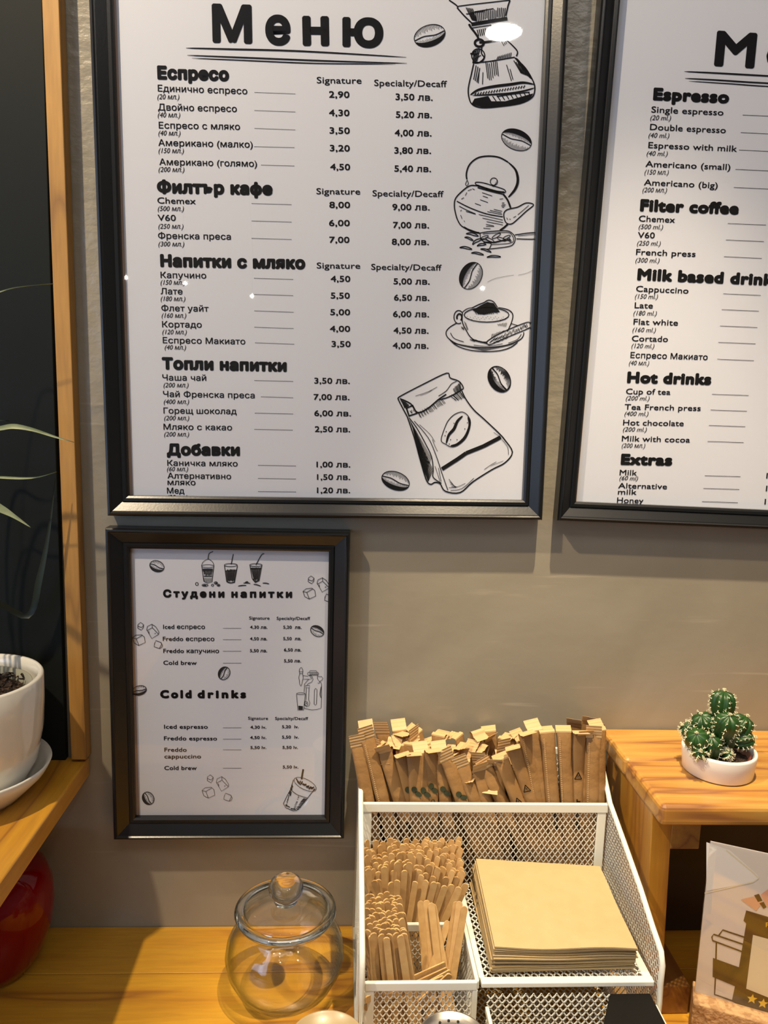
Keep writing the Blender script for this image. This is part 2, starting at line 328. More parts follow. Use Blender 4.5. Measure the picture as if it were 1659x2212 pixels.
# ------------------------------------------------------------------ framed posters
class Ink:
    """flat print collected on the plane of one poster, given in photograph pixels"""
    def __init__(s, plane): s.pl = plane; s.v = []; s.f = []; s.d = 0
    def pt(s, x, y, lift=0): return s.pl(x, y, s.d+lift)
    def poly(s, pts):
        n = len(s.v); s.v += [s.pt(*p) for p in pts]; s.f.append(tuple(range(n, n+len(pts)))[::-1])
    def stroke(s, pts, w, smooth=True, closed=False, taper=False):
        P = [Vector(p) for p in pts]
        if smooth and len(P) > 2:
            Q = []; n = len(P)
            for i in range(n if closed else n-1):
                p0 = P[(i-1) % n] if closed or i > 0 else P[0]; p1 = P[i]; p2 = P[(i+1) % n]; p3 = P[(i+2) % n] if closed or i+2 < n else P[-1]
                for k in range(4):
                    t = k/4; Q.append(.5*((2*p1)+(p2-p0)*t+(2*p0-5*p1+4*p2-p3)*t*t+(3*p1-p0-3*p2+p3)*t*t*t))
            if not closed: Q.append(P[-1])
            P = Q
        if closed: P.append(P[0])
        n0 = len(s.v); m = len(P)
        for i, p in enumerate(P):
            d = P[min(i+1, m-1)]-P[max(i-1, 0)]
            if closed and i in (0, m-1): d = P[1]-P[-2]
            if d.length < 1e-6: d = Vector((1, 0))
            d.normalize(); nn = Vector((-d.y, d.x))
            k = (math.sin(math.pi*i/(m-1))**.5*.8+.2) if taper else 1
            s.v.append(s.pt(*(p+nn*w*k/2))); s.v.append(s.pt(*(p-nn*w*k/2)))
        for i in range(m-1): s.f.append((n0+2*i, n0+2*i+1, n0+2*i+3, n0+2*i+2))
    def build(s, name, m, parent): 
        return obj(name, (s.v, s.f), m, parent)
PARTS = []
class Z:
    """zoomed crop of the photograph: its own pixels -> photograph pixels"""
    def __init__(s, ink, ox, oy, k): s.i, s.ox, s.oy, s.k = ink, ox, oy, k
    def p(s, q): return (s.ox+q[0]/s.k, s.oy+q[1]/s.k)
    def st(s, pts, w, **a): s.i.stroke([s.p(q) for q in pts], w/s.k, **a)
    def fl(s, pts): s.i.poly([s.p(q) for q in pts])
    def ell(s, cx, cy, rx, ry, w, rot=0, a0=0, a1=360):
        c, n = math.radians(rot), 20; pts = []
        for i in range(n+1 if (a1-a0) < 360 else n):
            t = math.radians(a0+(a1-a0)*i/n); x, y = rx*math.cos(t), ry*math.sin(t)
            pts.append((cx+x*math.cos(c)-y*math.sin(c), cy+x*math.sin(c)+y*math.cos(c)))
        if w: s.st(pts, w, smooth=False, closed=(a1-a0) >= 360)
        else: s.fl(pts)
    def hatch(s, a0, a1, b0, b1, n, w, jit=0):
        rnd = random.Random(int(a0[0]*7+b0[1]))
        for i in range(n):
            t = i/max(1, n-1); j = rnd.uniform(-jit, jit)
            s.st([(a0[0]+(a1[0]-a0[0])*t, a0[1]+(a1[1]-a0[1])*t+j), (b0[0]+(b1[0]-b0[0])*t, b0[1]+(b1[1]-b0[1])*t+j)], w, smooth=False)
    def part(s, name, m, parent):
        """start a new drawing on this crop; finish() builds it"""
        s.i = Ink(plane_pt); s.i.d = .0001; s.nm = (name, m, parent); PARTS.append(s.i); s.i.nm = s.nm; return s
    def bean(s, cx, cy, L, Wd, rot, side=1, w=5, dens=15):
        """coffee bean: outline, dark crescent on one side, split, hatching; rot = direction of the split"""
        keep = s.i; s.part('coffee_bean_drawing', DRM[0], DRM[1])
        c, sn = math.cos(math.radians(rot)), math.sin(math.radians(rot))
        def q(u, v): return (cx+u*c-v*sn, cy+u*sn+v*c)
        s.st([q(L*math.cos(t*math.pi/12), Wd*math.sin(t*math.pi/12)) for t in range(24)], w, closed=True)
        out = [q(L*math.cos(t*math.pi/14), side*Wd*math.sin(t*math.pi/14)) for t in range(15)]
        inn = [q(L*math.cos(t*math.pi/14), side*Wd*.52*math.sin(t*math.pi/14)) for t in range(15)]
        for i in range(14):
            s.fl([out[i], out[i+1], inn[i+1], inn[i]] if side > 0 else [inn[i], inn[i+1], out[i+1], out[i]])
        s.st([q(-L*.97, 0), q(-L*.4, -Wd*.10*side), q(0, 0), q(L*.4, Wd*.10*side), q(L*.97, 0)], w*1.3)
        for i in range(dens):
            u = L*(-.86+1.72*i/(dens-1)); h = Wd*math.sqrt(max(0, 1-(u/L)**2)); k = .5+.35*((i*7) % 5)/5
            s.st([q(u, -side*h), q(u, -side*h*(1-k*.8))], w*.55, smooth=False)
            s.st([q(u, side*h*.54), q(u, side*h*.54*(1-k*.85))], w*.55, smooth=False)
        s.i = keep
    def cube(s, pts, edges, w):
        for a_, b_ in edges: s.st([pts[a_], pts[b_]], w, smooth=False)

FY = .0195     # protrusion of the frame face
def frame_thing(corners, rot, fw, prof, label, name='picture_frame'):
    cx, cz, W_, H_ = corners
    c, s = math.cos(rot), math.sin(rot)
    def loc(u, v, y): return Vector((cx+u*c-v*s, y, cz+u*s+v*c))
    root = thing(name, loc(0, -H_/2, -.001), label, 'picture frame', 'framed menus')
    # four mitred mouldings
    cor = [(-1, -1), (1, -1), (1, 1), (-1, 1)]
    for k in range(4):
        a_, b_ = cor[k], cor[(k+1) % 4]; vs = []; fs = []
        for e in (a_, b_):
            for d, y in prof: vs.append(loc(e[0]*(W_/2-d), e[1]*(H_/2-d), -y))
        n = len(prof)
        for i in range(n-1): fs.append((i, n+i, n+i+1, i+1))
        obj('frame_rail', (vs, fs), M['frame'], root)
    iw, ih = W_/2-fw+.001, H_/2-fw+.001
    obj('reflection_backing', ([loc(-iw, -ih, -.0060), loc(iw, -ih, -.0060), loc(iw, ih, -.0060), loc(-iw, ih, -.0060), loc(-iw, -ih, -.001), loc(iw, -ih, -.001), loc(iw, ih, -.001), loc(-iw, ih, -.001)],
        [(0, 1, 2, 3), (7, 6, 5, 4), (0, 4, 5, 1), (1, 5, 6, 2), (2, 6, 7, 3), (3, 7, 4, 0)]), M['refl_backing'], root)  # its tan strip left of the paper paints in the frame's reflection
    return root, loc, iw, ih
def prof(fw): return [(0, .0005), (0, .0165), (.0012, .0190), (.0030, FY), (.0042, .0180), (.0052, .0176), (fw-.0060, .0120), (fw-.0050, .0131), (fw-.0020, .0129), (fw, .0115), (fw, .0062)]

def plane_pt(x, y, lift): return at(1, -.0066-lift, x, y)
GC = {}
def glyph_mesh(text, shear, sp):
    """(verts, tris) of a line of text; overlapping contours of a letter are filled one by one"""
    key = (text, shear, sp)
    if key in GC: return GC[key]
    cu = bpy.data.curves.new('t', 'FONT'); cu.body = text; cu.shear = shear; cu.space_character = sp
    o = bpy.data.objects.new('t', cu); C.objects.link(o); bpy.context.view_layer.update()
    c2 = o.to_curve(bpy.context.evaluated_depsgraph_get()); outs, holes = [], []
    for sp_l in c2.splines:
        pts = []; bp = sp_l.bezier_points; n = len(bp)
        if n < 2: continue
        for q in range(n):
            a_, b_ = bp[q], bp[(q+1) % n]; p0, p1, p2, p3 = a_.co.xy, a_.handle_right.xy, b_.handle_left.xy, b_.co.xy
            st = 1 if abs((p3-p0).x*(p1-p0).y-(p3-p0).y*(p1-p0).x) < 1e-5 and abs((p3-p0).x*(p2-p0).y-(p3-p0).y*(p2-p0).x) < 1e-5 else 3
            for k in range(st): t = k/st; pts.append(p0*(1-t)**3+p1*3*t*(1-t)**2+p2*3*t*t*(1-t)+p3*t**3)
        pts = [p for q, p in enumerate(pts) if (p-pts[q-1]).length > 1e-6]
        if len(pts) < 3: continue
        ar = sum(pts[q].x*pts[(q+1) % len(pts)].y-pts[(q+1) % len(pts)].x*pts[q].y for q in range(len(pts)))/2
        outs.append((ar, pts))
    o.to_curve_clear(); bpy.data.objects.remove(o); bpy.data.curves.remove(cu)
    def inside(p, poly):
        c = False
        for q in range(len(poly)):
            a_, b_ = poly[q-1], poly[q]
            if (a_.y > p.y) != (b_.y > p.y) and p.x < (b_.x-a_.x)*(p.y-a_.y)/(b_.y-a_.y)+a_.x: c = not c
        return c
    al = outs; outs, holes = [], []
    for a_, p in al:
        box_ = [q for q in al if q[1] is not p and abs(q[0]) > abs(a_) and all(inside(v, q[1]) for v in p[::3])]
        par = min(box_, key=lambda q: abs(q[0])) if box_ else None
        if par and par[0]*a_ < 0: holes.append((p, par[1]))
        else: outs.append(p)
    vs, fs = [], []
    for op in outs:
        hs = [h for h, q in holes if q is op]
        loops = [[Vector((p.x, p.y, 0)) for p in l_] for l_ in [op]+hs]; flat = [p for l_ in loops for p in l_]
        n = len(vs); vs += [(p.x, p.y) for p in flat]
        for t_ in tessellate_polygon(loops):
            a_, b_, c_ = (flat[k] for k in t_)
            if (b_-a_).cross(c_-a_).z < 0: t_ = t_[::-1]
            fs.append(tuple(n+k for k in t_))
    GC[key] = (vs, fs); return GC[key]
def text_ink(ink):
    def T(z, x0, x1, y0, y1, s, em, off=0.0, shear=0.0, sp=1.0, to=None):
        """text fitted between two baseline points given in crop pixels; em in metres"""
        ink_ = to or ink
        ax, ay = z.p((x0, y0)); bx, by = z.p((x1, y1))
        A = ink_.pt(ax, ay); B = ink_.pt(bx, by); d = (B-A); L_ = d.length; d.normalize(); up = Vector((-d.z, 0, d.x))
        vs, fs = glyph_mesh(s, shear, sp*(1+off*1.1)); xs = [v[0] for v in vs]; x_0, x_1 = min(xs), max(xs); k = (L_-2*off*em)/(x_1-x_0)
        m_ = 1 if off < .004 else 4 if off < .035 else 12
        for c_ in range(m_):    # heavier strokes: the letter printed several times around a small circle
            a_ = 2*math.pi*c_/m_+.785; ox, oz = (off*em*math.cos(a_), off*em*math.sin(a_)) if m_ > 1 else (0, 0)
            n = len(ink_.v); lift = Vector((0, -4e-6*c_, 0))
            for v in vs: ink_.v.append(A+d*((v[0]-x_0)*k+off*em+ox)+up*(v[1]*em+off*em*.6+oz)+lift)
            for p in fs: ink_.f.append(tuple(n+i for i in p))
    return T

# --- the large Bulgarian menu
PR = prof(.0195)
big, loc1, iw, ih = frame_thing((-.0183, .8171, .4390, .70), .0146, .0195, PR, 'large black framed Bulgarian coffee menu, top left, above the small frame')
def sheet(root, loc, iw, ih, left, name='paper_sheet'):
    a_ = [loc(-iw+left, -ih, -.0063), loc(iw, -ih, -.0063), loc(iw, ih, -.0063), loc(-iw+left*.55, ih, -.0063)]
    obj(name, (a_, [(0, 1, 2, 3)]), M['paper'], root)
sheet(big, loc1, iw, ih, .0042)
ink = Ink(plane_pt); T = text_ink(ink)
zA = Z(ink, 180, 0, 3.19); zB = Z(ink, 640, 0, 2.765); zC = Z(ink, 200, 540, 3.318); zD = Z(ink, 640, 540, 2.765)
EH, EN, ES, EC, EP = .0140, .0080, .0064, .0080, .0080
OH, ON, OS, OC, OP = .080, .018, .004, .014, .032
def title(z, items, em):
    for x0, x1, y0, y1, s, k in items: T(z, x0, x1, y0, y1, s, em*k, .045)
title(zA, [(890, 1165, 290, 298, 'М', 1), (1255, 1430, 304, 308, 'е', 1.0)], .0415)
title(zB, [(38, 198, 270, 272, 'н', 1.0), (275, 520, 276, 283, 'ю', 1.0)], .0415)
rowsA = [('h', 510, 1005, 545, 558, 'Еспресо'), ('n', 513, 1130, 630, 650, 'Единично еспресо'), ('s', 510, 662, 683, 685, '(20 мл.)'), ('d', 1180, 1463, 636, 647),
 ('n', 515, 1058, 760, 772, 'Двойно еспресо'), ('s', 513, 668, 808, 810, '(40 мл.)'), ('d', 1180, 1463, 761, 771),
 ('n', 520, 1080, 885, 895, 'Еспресо с мляко'), ('s', 517, 670, 933, 935, '(40 мл.)'), ('d', 1180, 1463, 884, 895),
 ('n', 517, 1168, 1005, 1018, 'Американо (малко)'), ('s', 518, 693, 1054, 1056, '(150 мл.)'), ('d', 1178, 1457, 1010, 1017),
 ('n', 524, 1197, 1137, 1150, 'Американо (голямо)'), ('s', 518, 697, 1184, 1186, '(200 мл.)'), ('d', 1225, 1457, 1137, 1143),
 ('h', 508, 1305, 1330, 1345, 'Филтър кафе'), ('n', 510, 775, 1402, 1407, 'Chemex'), ('s', 513, 693, 1453, 1455, '(500 мл.)'), ('d', 1160, 1437, 1402, 1410),
 ('n', 512, 638, 1521, 1523, 'V60'), ('s', 517, 690, 1575, 1577, '(250 мл.)'), ('d', 1160, 1437, 1522, 1530),
 ('n', 515, 1017, 1645, 1652, 'Френска преса'), ('s', 517, 696, 1697, 1699, '(300 мл.)'), ('d', 1160, 1437, 1642, 1650)]
rowsB = [('c', 122, 390, 497, 500, 'Signature'), ('c', 465, 900, 513, 520, 'Specialty/Decaff'), ('p', 195, 318, 583, 585, '2,90'), ('p', 592, 815, 597, 602, '3,50 лв.'),
 ('p', 195, 318, 692, 694, '4,30'), ('p', 594, 810, 703, 706, '5,20 лв.'), ('p', 198, 320, 798, 800, '3,50'), ('p', 587, 808, 812, 815, '4,00 лв.'),
 ('p', 200, 320, 903, 905, '3,20'), ('p', 585, 805, 917, 919, '3,80 лв.'), ('p', 202, 322, 1015, 1017, '4,50'), ('p', 585, 805, 1025, 1028, '5,40 лв.'),
 ('c', 120, 382, 1160, 1162, 'Signature'), ('c', 455, 880, 1172, 1177, 'Specialty/Decaff'), ('p', 197, 322, 1242, 1243, '8,00'), ('p', 573, 797, 1255, 1257, '9,00 лв.'),
 ('p', 195, 320, 1350, 1351, '6,00'), ('p', 577, 793, 1362, 1364, '7,00 лв.'), ('p', 197, 318, 1450, 1451, '7,00'), ('p', 570, 792, 1462, 1464, '8,00 лв.')]
rowsC = [('h', 485, 1525, 120, 137, 'Напитки с мляко'), ('n', 487, 815, 201, 205, 'Капучино'), ('s', 487, 662, 248, 250, '(150 мл.)'), ('d', 1157, 1440, 202, 211),
 ('n', 488, 645, 317, 319, 'Лате'), ('s', 488, 665, 365, 367, '(180 мл.)'), ('d', 1157, 1440, 318, 327), ('n', 493, 832, 438, 442, 'Флет уайт'), ('s', 495, 672, 485, 487, '(160 мл.)'), ('d', 1160, 1443, 436, 446),
 ('n', 498, 783, 554, 557, 'Кортадо'), ('s', 500, 675, 603, 605, '(120 мл.)'), ('d', 1160, 1443, 553, 563), ('n', 503, 1095, 668, 677, 'Еспресо Макиато'), ('s', 517, 670, 713, 715, '(40 мл.)'), ('d', 1165, 1448, 665, 675),
 ('h', 497, 1392, 855, 872, 'Топли напитки'), ('n', 500, 815, 935, 938, 'Чаша чай'), ('s', 508, 688, 984, 985, '(200 мл.)'), ('d', 1160, 1440, 935, 942),
 ('n', 505, 1162, 1053, 1063, 'Чай Френска преса'), ('s', 510, 692, 1103, 1104, '(400 мл.)'), ('d', 1207, 1440, 1052, 1059), ('n', 508, 1033, 1172, 1177, 'Горещ шоколад'), ('s', 513, 693, 1220, 1221, '(200 мл.)'), ('d', 1163, 1440, 1169, 1175),
 ('n', 508, 1000, 1288, 1293, 'Мляко с какао'), ('s', 513, 692, 1336, 1337, '(200 мл.)'), ('d', 1160, 1437, 1285, 1291), ('h', 532, 1057, 1471, 1475, 'Добавки'),
 ('n', 535, 1040, 1547, 1552, 'Каничка мляко'), ('s', 533, 685, 1585, 1586, '(60 мл.)'), ('d', 1187, 1460, 1543, 1548), ('n', 537, 993, 1638, 1643, 'Алтернативно'), ('n', 537, 738, 1685, 1687, 'мляко'), ('d', 1187, 1460, 1637, 1641),
 ('n', 533, 658, 1745, 1746, 'Мед'), ('s', 535, 680, 1786, 1787, '(30 гр.)'), ('d', 1187, 1460, 1731, 1734)]
rowsD = [('c', 122, 382, 110, 112, 'Signature'), ('c', 447, 868, 118, 123, 'Specialty/Decaff'), ('p', 205, 323, 190, 191, '4,50'), ('p', 580, 797, 205, 207, '5,00 лв.'),
 ('p', 205, 320, 290, 291, '5,50'), ('p', 583, 795, 302, 304, '6,50 лв.'), ('p', 202, 322, 389, 390, '5,00'), ('p', 577, 793, 400, 402, '6,00 лв.'), ('p', 200, 322, 488, 489, '4,00'), ('p', 580, 790, 498, 500, '4,50 лв.'),
 ('p', 210, 325, 579, 580, '3,50'), ('p', 575, 790, 588, 590, '4,00 лв.'), ('p', 107, 320, 798, 800, '3,50 лв.'), ('p', 103, 318, 895, 897, '7,00 лв.'), ('p', 107, 327, 992, 994, '6,00 лв.'), ('p', 110, 322, 1087, 1089, '2,50 лв.'),
 ('p', 120, 323, 1298, 1299, '1,00 лв.'), ('p', 123, 322, 1373, 1374, '1,50 лв.'), ('p', 123, 322, 1452, 1453, '1,20 лв.')]
def rows(z, data, k=1.0, dash=True):
    z0_ = z
    for r in data:
        t = r[0]; z = z0_
        if t == 'd':
            x0, x1, y0, y1 = r[1:]; z = Z(DI, z.ox, z.oy, z.k)
            if dash:
                n = int((x1-x0)/z.k/2.9)
                for i in range(n):
                    a_ = i/n; b_ = (i+.62)/n
                    z.st([(x0+(x1-x0)*a_, y0+(y1-y0)*a_), (x0+(x1-x0)*b_, y0+(y1-y0)*b_)], 1.3*z.k, smooth=False)
            else: z.st([(x0, y0), (x1, y1)], .95*z.k, smooth=False)
            continue
        em, off, sh_ = dict(h=(EH, OH, 0), n=(EN, ON, 0), s=(ES, OS, .25), c=(EC, OC, 0), p=(EP, OP, 0))[t]
        T(z, *r[1:6], em*k, off, sh_, to=z.i if t != 'h' else HI)
HI, DI = Ink(plane_pt), Ink(plane_pt)
rows(zA, rowsA); rows(zB, rowsB); rows(zC, rowsC); rows(zD, rowsD)
for i_, n_ in ((ink, 'lettering'), (HI, 'heading_lettering'), (DI, 'dotted_lines')): i_.build(n_, M['ink'], big)['kind'] = 'stuff'

dr = Ink(plane_pt); dr.d = .0001
z = Z(dr, 180, 0, 3.19); z.st([(707, 330), (1000, 338), (1500, 352), (2225, 394)], 12, taper=True); z.st([(716, 380), (1100, 396), (1700, 420), (2230, 436)], 11, taper=True); z.st([(748, 400), (1100, 415), (1600, 436), (2150, 441)], 8, taper=True)
dr.build('title_underline', M['ink'], big)['kind'] = 'stuff'; DRM = (M['ink'], big)
z = Z(dr, 860, 0, 4.3658).part('coffee_maker_drawing', M['ink'], big); z.bean(297, 336, 150, 100, -19, 1, 7, 20)
z.st([(480, 0), (545, 45), (565, 70)], 12); z.st([(555, 70), (620, 145), (700, 222)], 13); z.st([(565, 58), (720, 38), (900, 18), (1050, 0)], 9); z.st([(1055, 0), (1035, 60), (1015, 150)], 13)
z.hatch((640, 70), (700, 80), (700, 190), (740, 200), 5, 9); z.hatch((730, 110), (1010, 70), (740, 200), (1000, 160), 17, 8, 14); z.hatch((640, 130), (720, 110), (720, 130), (900, 80), 3, 8)
z.st([(690, 230), (780, 215), (900, 195), (1030, 175)], 34); z.st([(670, 225), (680, 250), (740, 330), (760, 372)], 20); z.st([(700, 262), (790, 248), (880, 235)], 8)
z.hatch((745, 280), (820, 265), (760, 340), (830, 330), 5, 9); z.st([(765, 400), (830, 396), (900, 385), (960, 378)], 22)
z.ell(765, 405, 42, 34, 22); z.ell(755, 525, 62, 66, 10); z.hatch((720, 470), (770, 460), (705, 590), (740, 580), 4, 10); z.hatch((735, 480), (780, 520), (700, 500), (720, 560), 3, 8); z.st([(680, 505), (740, 512)], 16)
z.st([(790, 440), (785, 500), (810, 545), (760, 590), (700, 590)], 12); z.st([(1025, 380), (1080, 430), (1125, 485), (1115, 530)], 12)
z.st([(700, 590), (820, 583), (960, 562), (1100, 538)], 10); z.hatch((930, 560), (1060, 540), (945, 530), (1065, 495), 9, 7); z.hatch((975, 388), (1010, 380), (998, 430), (1022, 412), 3, 7)
z.st([(712, 600), (690, 700), (662, 830), (668, 920), (700, 985), (790, 1015), (950, 1005), (1150, 975), (1260, 920), (1288, 850), (1275, 770), (1200, 640), (1100, 545)], 12)
z.st([(1110, 545), (1180, 640), (1260, 745)], 30, taper=True); z.hatch((1090, 570), (1190, 640), (1160, 690), (1220, 715), 6, 9)
z.hatch((735, 615), (770, 640), (712, 750), (742, 775), 3, 8); z.hatch((765, 655), (800, 680), (755, 785), (795, 795), 2, 7); z.hatch((825, 590), (930, 570), (845, 755), (945, 710), 7, 7, 22); z.hatch((1022, 610), (1055, 650), (1068, 762), (1082, 750), 2, 7)
z.st([(680, 895), (760, 845), (900, 815), (1060, 795), (1180, 778), (1280, 795)], 26, taper=True); z.st([(700, 900), (900, 890), (1050, 880), (1180, 858), (1285, 828)], 18, taper=True)
z.hatch((720, 900), (1180, 830), (735, 875), (1195, 805), 19, 9)
z.fl([(690, 985), (720, 930), (850, 905), (880, 955), (1010, 955), (1240, 890), (1275, 880), (1250, 925), (1150, 975), (950, 1003), (800, 1012)])
z.st([(930, 910), (1020, 895), (1130, 880), (1240, 868)], 9); z.hatch((890, 905), (1230, 870), (925, 955), (1245, 905), 9, 9)
# kettle, scoop, tea leaves
z = Z(dr, 960, 260, 7.136).part('kettle_drawing', M['ink'], big)
z.bean(1110, 298, 240, 155, 22, -1, 11, 22)
z.st([(345, 910), (338, 820), (375, 700), (455, 612), (560, 562), (710, 550), (850, 572), (980, 642)], 22); z.st([(980, 642), (1085, 745), (1125, 850), (1128, 960), (1090, 1060), (1035, 1130), (985, 1185)], 40, taper=True)
z.st([(350, 920), (325, 980), (345, 1010), (368, 970), (350, 920)], 10)
z.ell(762, 942, 56, 56, 12); z.hatch((770, 990), (800, 930), (800, 975), (812, 935), 4, 7); z.st([(745, 1000), (740, 1015), (775, 1015), (775, 1000)], 10)
z.st([(480, 955), (600, 962), (760, 1010), (900, 1055), (940, 1085), (925, 1112), (820, 1100), (660, 1060), (510, 1005)], 14, closed=True); z.st([(500, 1000), (660, 1055), (820, 1098), (925, 1108)], 30); z.st([(510, 1035), (700, 1090), (900, 1138)], 16)
z.st([(500, 1006), (395, 1006), (290, 1075), (175, 1195), (152, 1310), (170, 1430), (205, 1540), (270, 1632), (400, 1690), (545, 1740)], 18)
z.st([(300, 1645), (420, 1710), (540, 1735)], 26); z.st([(905, 1135), (975, 1230), (1020, 1350)], 28); z.st([(975, 1600), (920, 1650), (855, 1695)], 28)
z.st([(1020, 1360), (1130, 1335), (1260, 1272), (1375, 1300), (1260, 1400), (1130, 1520), (1040, 1592), (970, 1590), (930, 1540), (915, 1440), (950, 1385)], 16, closed=True); z.st([(1300, 1310), (1230, 1370), (1130, 1455)], 9)
z.st([(190, 1245), (400, 1350), (650, 1440), (900, 1485)], 16); z.st([(225, 1320), (340, 1380), (480, 1440)], 11); z.st([(330, 1400), (480, 1445)], 10)
for a_, b_ in [((580, 1112), (735, 1165)), ((590, 1165), (670, 1192)), ((550, 1222), (670, 1265)), ((470, 1278), (560, 1310)), ((760, 1370), (890, 1400)), ((700, 1385), (880, 1425)), ((660, 1405), (890, 1450)), ((530, 1450), (900, 1535)), ((585, 1505), (905, 1575)), ((650, 1560), (900, 1610)), ((640, 1630), (765, 1632)), ((600, 1660), (710, 1670)), ((640, 1600), (760, 1625)), ((885, 1272), (925, 1272)), ((885, 1295), (945, 1300)), ((875, 1315), (935, 1320)), ((885, 1335), (920, 1340)), ((850, 1215), (905, 1205)), ((260, 1215), (300, 1190)), ((320, 1160), (345, 1110)), ((360, 1085), (420, 1060)), ((430, 1052), (465, 1068)), ((245, 1400), (265, 1380)), ((250, 1460), (270, 1515)), ((300, 1545), (312, 1560)), ((960, 1500), (975, 1530)), ((1000, 1520), (1020, 1525)), ((1060, 1500), (1105, 1475))]:
    z.st([a_, b_], 9, smooth=False)
z.part('scoop_drawing', M['ink'], big)
z.st([(550, 1735), (700, 1712), (960, 1700), (1060, 1755), (1092, 1830), (1040, 1925), (880, 1960), (650, 1985)], 13); z.st([(590, 1750), (960, 1725), (1040, 1770), (1065, 1830), (1020, 1890), (720, 1915)], 10); z.st([(550, 1735), (560, 1830), (640, 1880), (720, 1900), (690, 1980)], 12)
z.st([(1085, 1765), (1250, 1740), (1405, 1730), (1425, 1775), (1400, 1828), (1110, 1825)], 14); z.st([(1135, 1780), (1380, 1755)], 8)
for a_ in [(620, 1800, 60, 18, -20), (700, 1840, 70, 20, 25), (800, 1780, 75, 22, -30), (880, 1830, 70, 20, 20), (960, 1800, 60, 20, -25), (1000, 1840, 40, 15, 50), (640, 1860, 60, 18, 20)]: z.ell(*a_[:4], 11, a_[4])
z.st([(600, 1875), (760, 1880), (900, 1850), (1020, 1840)], 22)
def tleaf(cx, cy, l, h, r):
    z.part('tea_leaf_drawing', M['ink'], big)
    c, s_ = math.cos(math.radians(r)), math.sin(math.radians(r))
    z.st([(cx+u*l*c-v*h*s_, cy+u*l*s_+v*h*c) for u, v in [(-1, .2), (-.5, -.7), (0, -.8), (.6, -.3), (1, .6), (.3, .6), (-.4, .2)]], 14, closed=True)
for a_ in [(430, 1755, 95, 26, 8), (380, 1820, 70, 20, 18), (500, 1860, 85, 30, -35), (570, 1915, 70, 24, -15), (330, 1965, 95, 24, 5), (640, 2000, 85, 20, 14), (510, 2050, 95, 22, 6), (760, 2098, 105, 22, -4)]: tleaf(*a_)
# cup and saucer, beans
z = Z(dr, 950, 560, 7.373).part('coffee_cup_drawing', M['ink'], big)
z.bean(495, 262, 225, 170, -62, -1, 12, 22); z.bean(948, 1910, 220, 165, 58, 1, 12, 22)
z.ell(745, 885, 358, 115, 15); z.st([(350, 850), (430, 790), (520, 770)], 12); z.st([(930, 770), (1080, 800), (1160, 870), (1150, 980), (1100, 1100), (1075, 1150)], 16); z.st([(360, 850), (360, 1000), (420, 1130), (500, 1250), (620, 1310), (760, 1320)], 16)
z.st([(510, 775), (620, 720), (700, 690), (775, 650), (860, 680), (920, 770)], 15); z.fl([(520, 810), (640, 740), (760, 680), (860, 700), (920, 790), (960, 840), (840, 850), (700, 880), (620, 870)])
z.hatch((560, 850), (900, 840), (590, 885), (920, 860), 12, 9, 10); z.ell(300, 920, 75, 105, 15, 0, 60, 320); z.ell(312, 925, 40, 55, 26, 0, 150, 420)
for a_ in range(26):
    z.st([(430+a_*25, 905+(a_*37) % 60), (444+a_*25, 912+(a_*37) % 60)], 6, smooth=False)
z.hatch((390, 990), (410, 1010), (440, 1130), (450, 1120), 2, 7); z.hatch((920, 1030), (1070, 1010), (925, 1050), (1050, 1075), 12, 5, 5); z.hatch((820, 1260), (1010, 1150), (830, 1190), (1030, 1130), 13, 6, 8)
z.st([(270, 1015), (160, 1080), (100, 1160), (130, 1250), (260, 1340), (450, 1390), (700, 1405), (950, 1390), (1150, 1340), (1290, 1270), (1335, 1200), (1335, 1160)], 15)
z.st([(150, 1270), (260, 1370), (450, 1440), (700, 1468), (950, 1455), (1130, 1400), (1240, 1320)], 15); z.hatch((200, 1330), (700, 1410), (230, 1345), (705, 1465), 40, 6); z.hatch((700, 1410), (1180, 1345), (705, 1465), (1190, 1360), 40, 6)
z.st([(170, 1170), (230, 1260), (380, 1315)], 11); z.st([(540, 1365), (750, 1385), (1000, 1345)], 9); z.st([(1090, 1335), (1230, 1280), (1300, 1190)], 10); z.st([(1140, 1025), (1240, 1055)], 12)
z.st([(760, 1300), (1000, 1160), (1380, 1005), (1440, 1040), (1430, 1090), (1100, 1230), (820, 1350), (770, 1355)], 14, closed=True); z.hatch((790, 1330), (1400, 1080), (830, 1290), (1380, 1030), 34, 9, 22); z.hatch((850, 1350), (1080, 1260), (870, 1325), (1060, 1235), 14, 10, 14)
z.hatch((480, 1270), (740, 1330), (560, 1300), (800, 1360), 10, 12, 10); z.hatch((340, 1070), (380, 1080), (355, 1110), (385, 1130), 4, 6)
z.part('fine_scratch', M['ink2'], big); z.st([(760, 362), (900, 300), (1180, 250)], 4); z.st([(1250, 252), (1380, 222), (1500, 165)], 4)
# paper bag of coffee
z = Z(dr, 820, 790, 5.352).part('coffee_bag_drawing', M['ink'], big)
z.bean(1383, 152, 152, 120, 56, 1, 9, 20); z.bean(184, 1330, 165, 102, 20, 1, 9, 20)
z.st([(210, 375), (260, 340), (520, 205), (775, 85), (815, 140), (915, 178), (965, 245), (945, 280), (800, 360), (680, 395)], 13); z.st([(210, 375), (235, 430), (320, 590)], 15)
z.st([(235, 380), (360, 440), (440, 540), (560, 490), (680, 390), (770, 330)], 16); z.st([(680, 350), (770, 290), (830, 210), (890, 180)], 8); z.st([(415, 350), (560, 300), (665, 245)], 5); z.st([(470, 345), (560, 310), (620, 270)], 4)
z.st([(340, 580), (430, 550), (380, 460), (310, 490)], 24, closed=True, smooth=False); z.hatch((245, 390), (340, 450), (290, 490), (330, 470), 9, 6); z.hatch((240, 400), (280, 470), (300, 420), (340, 455), 6, 5)
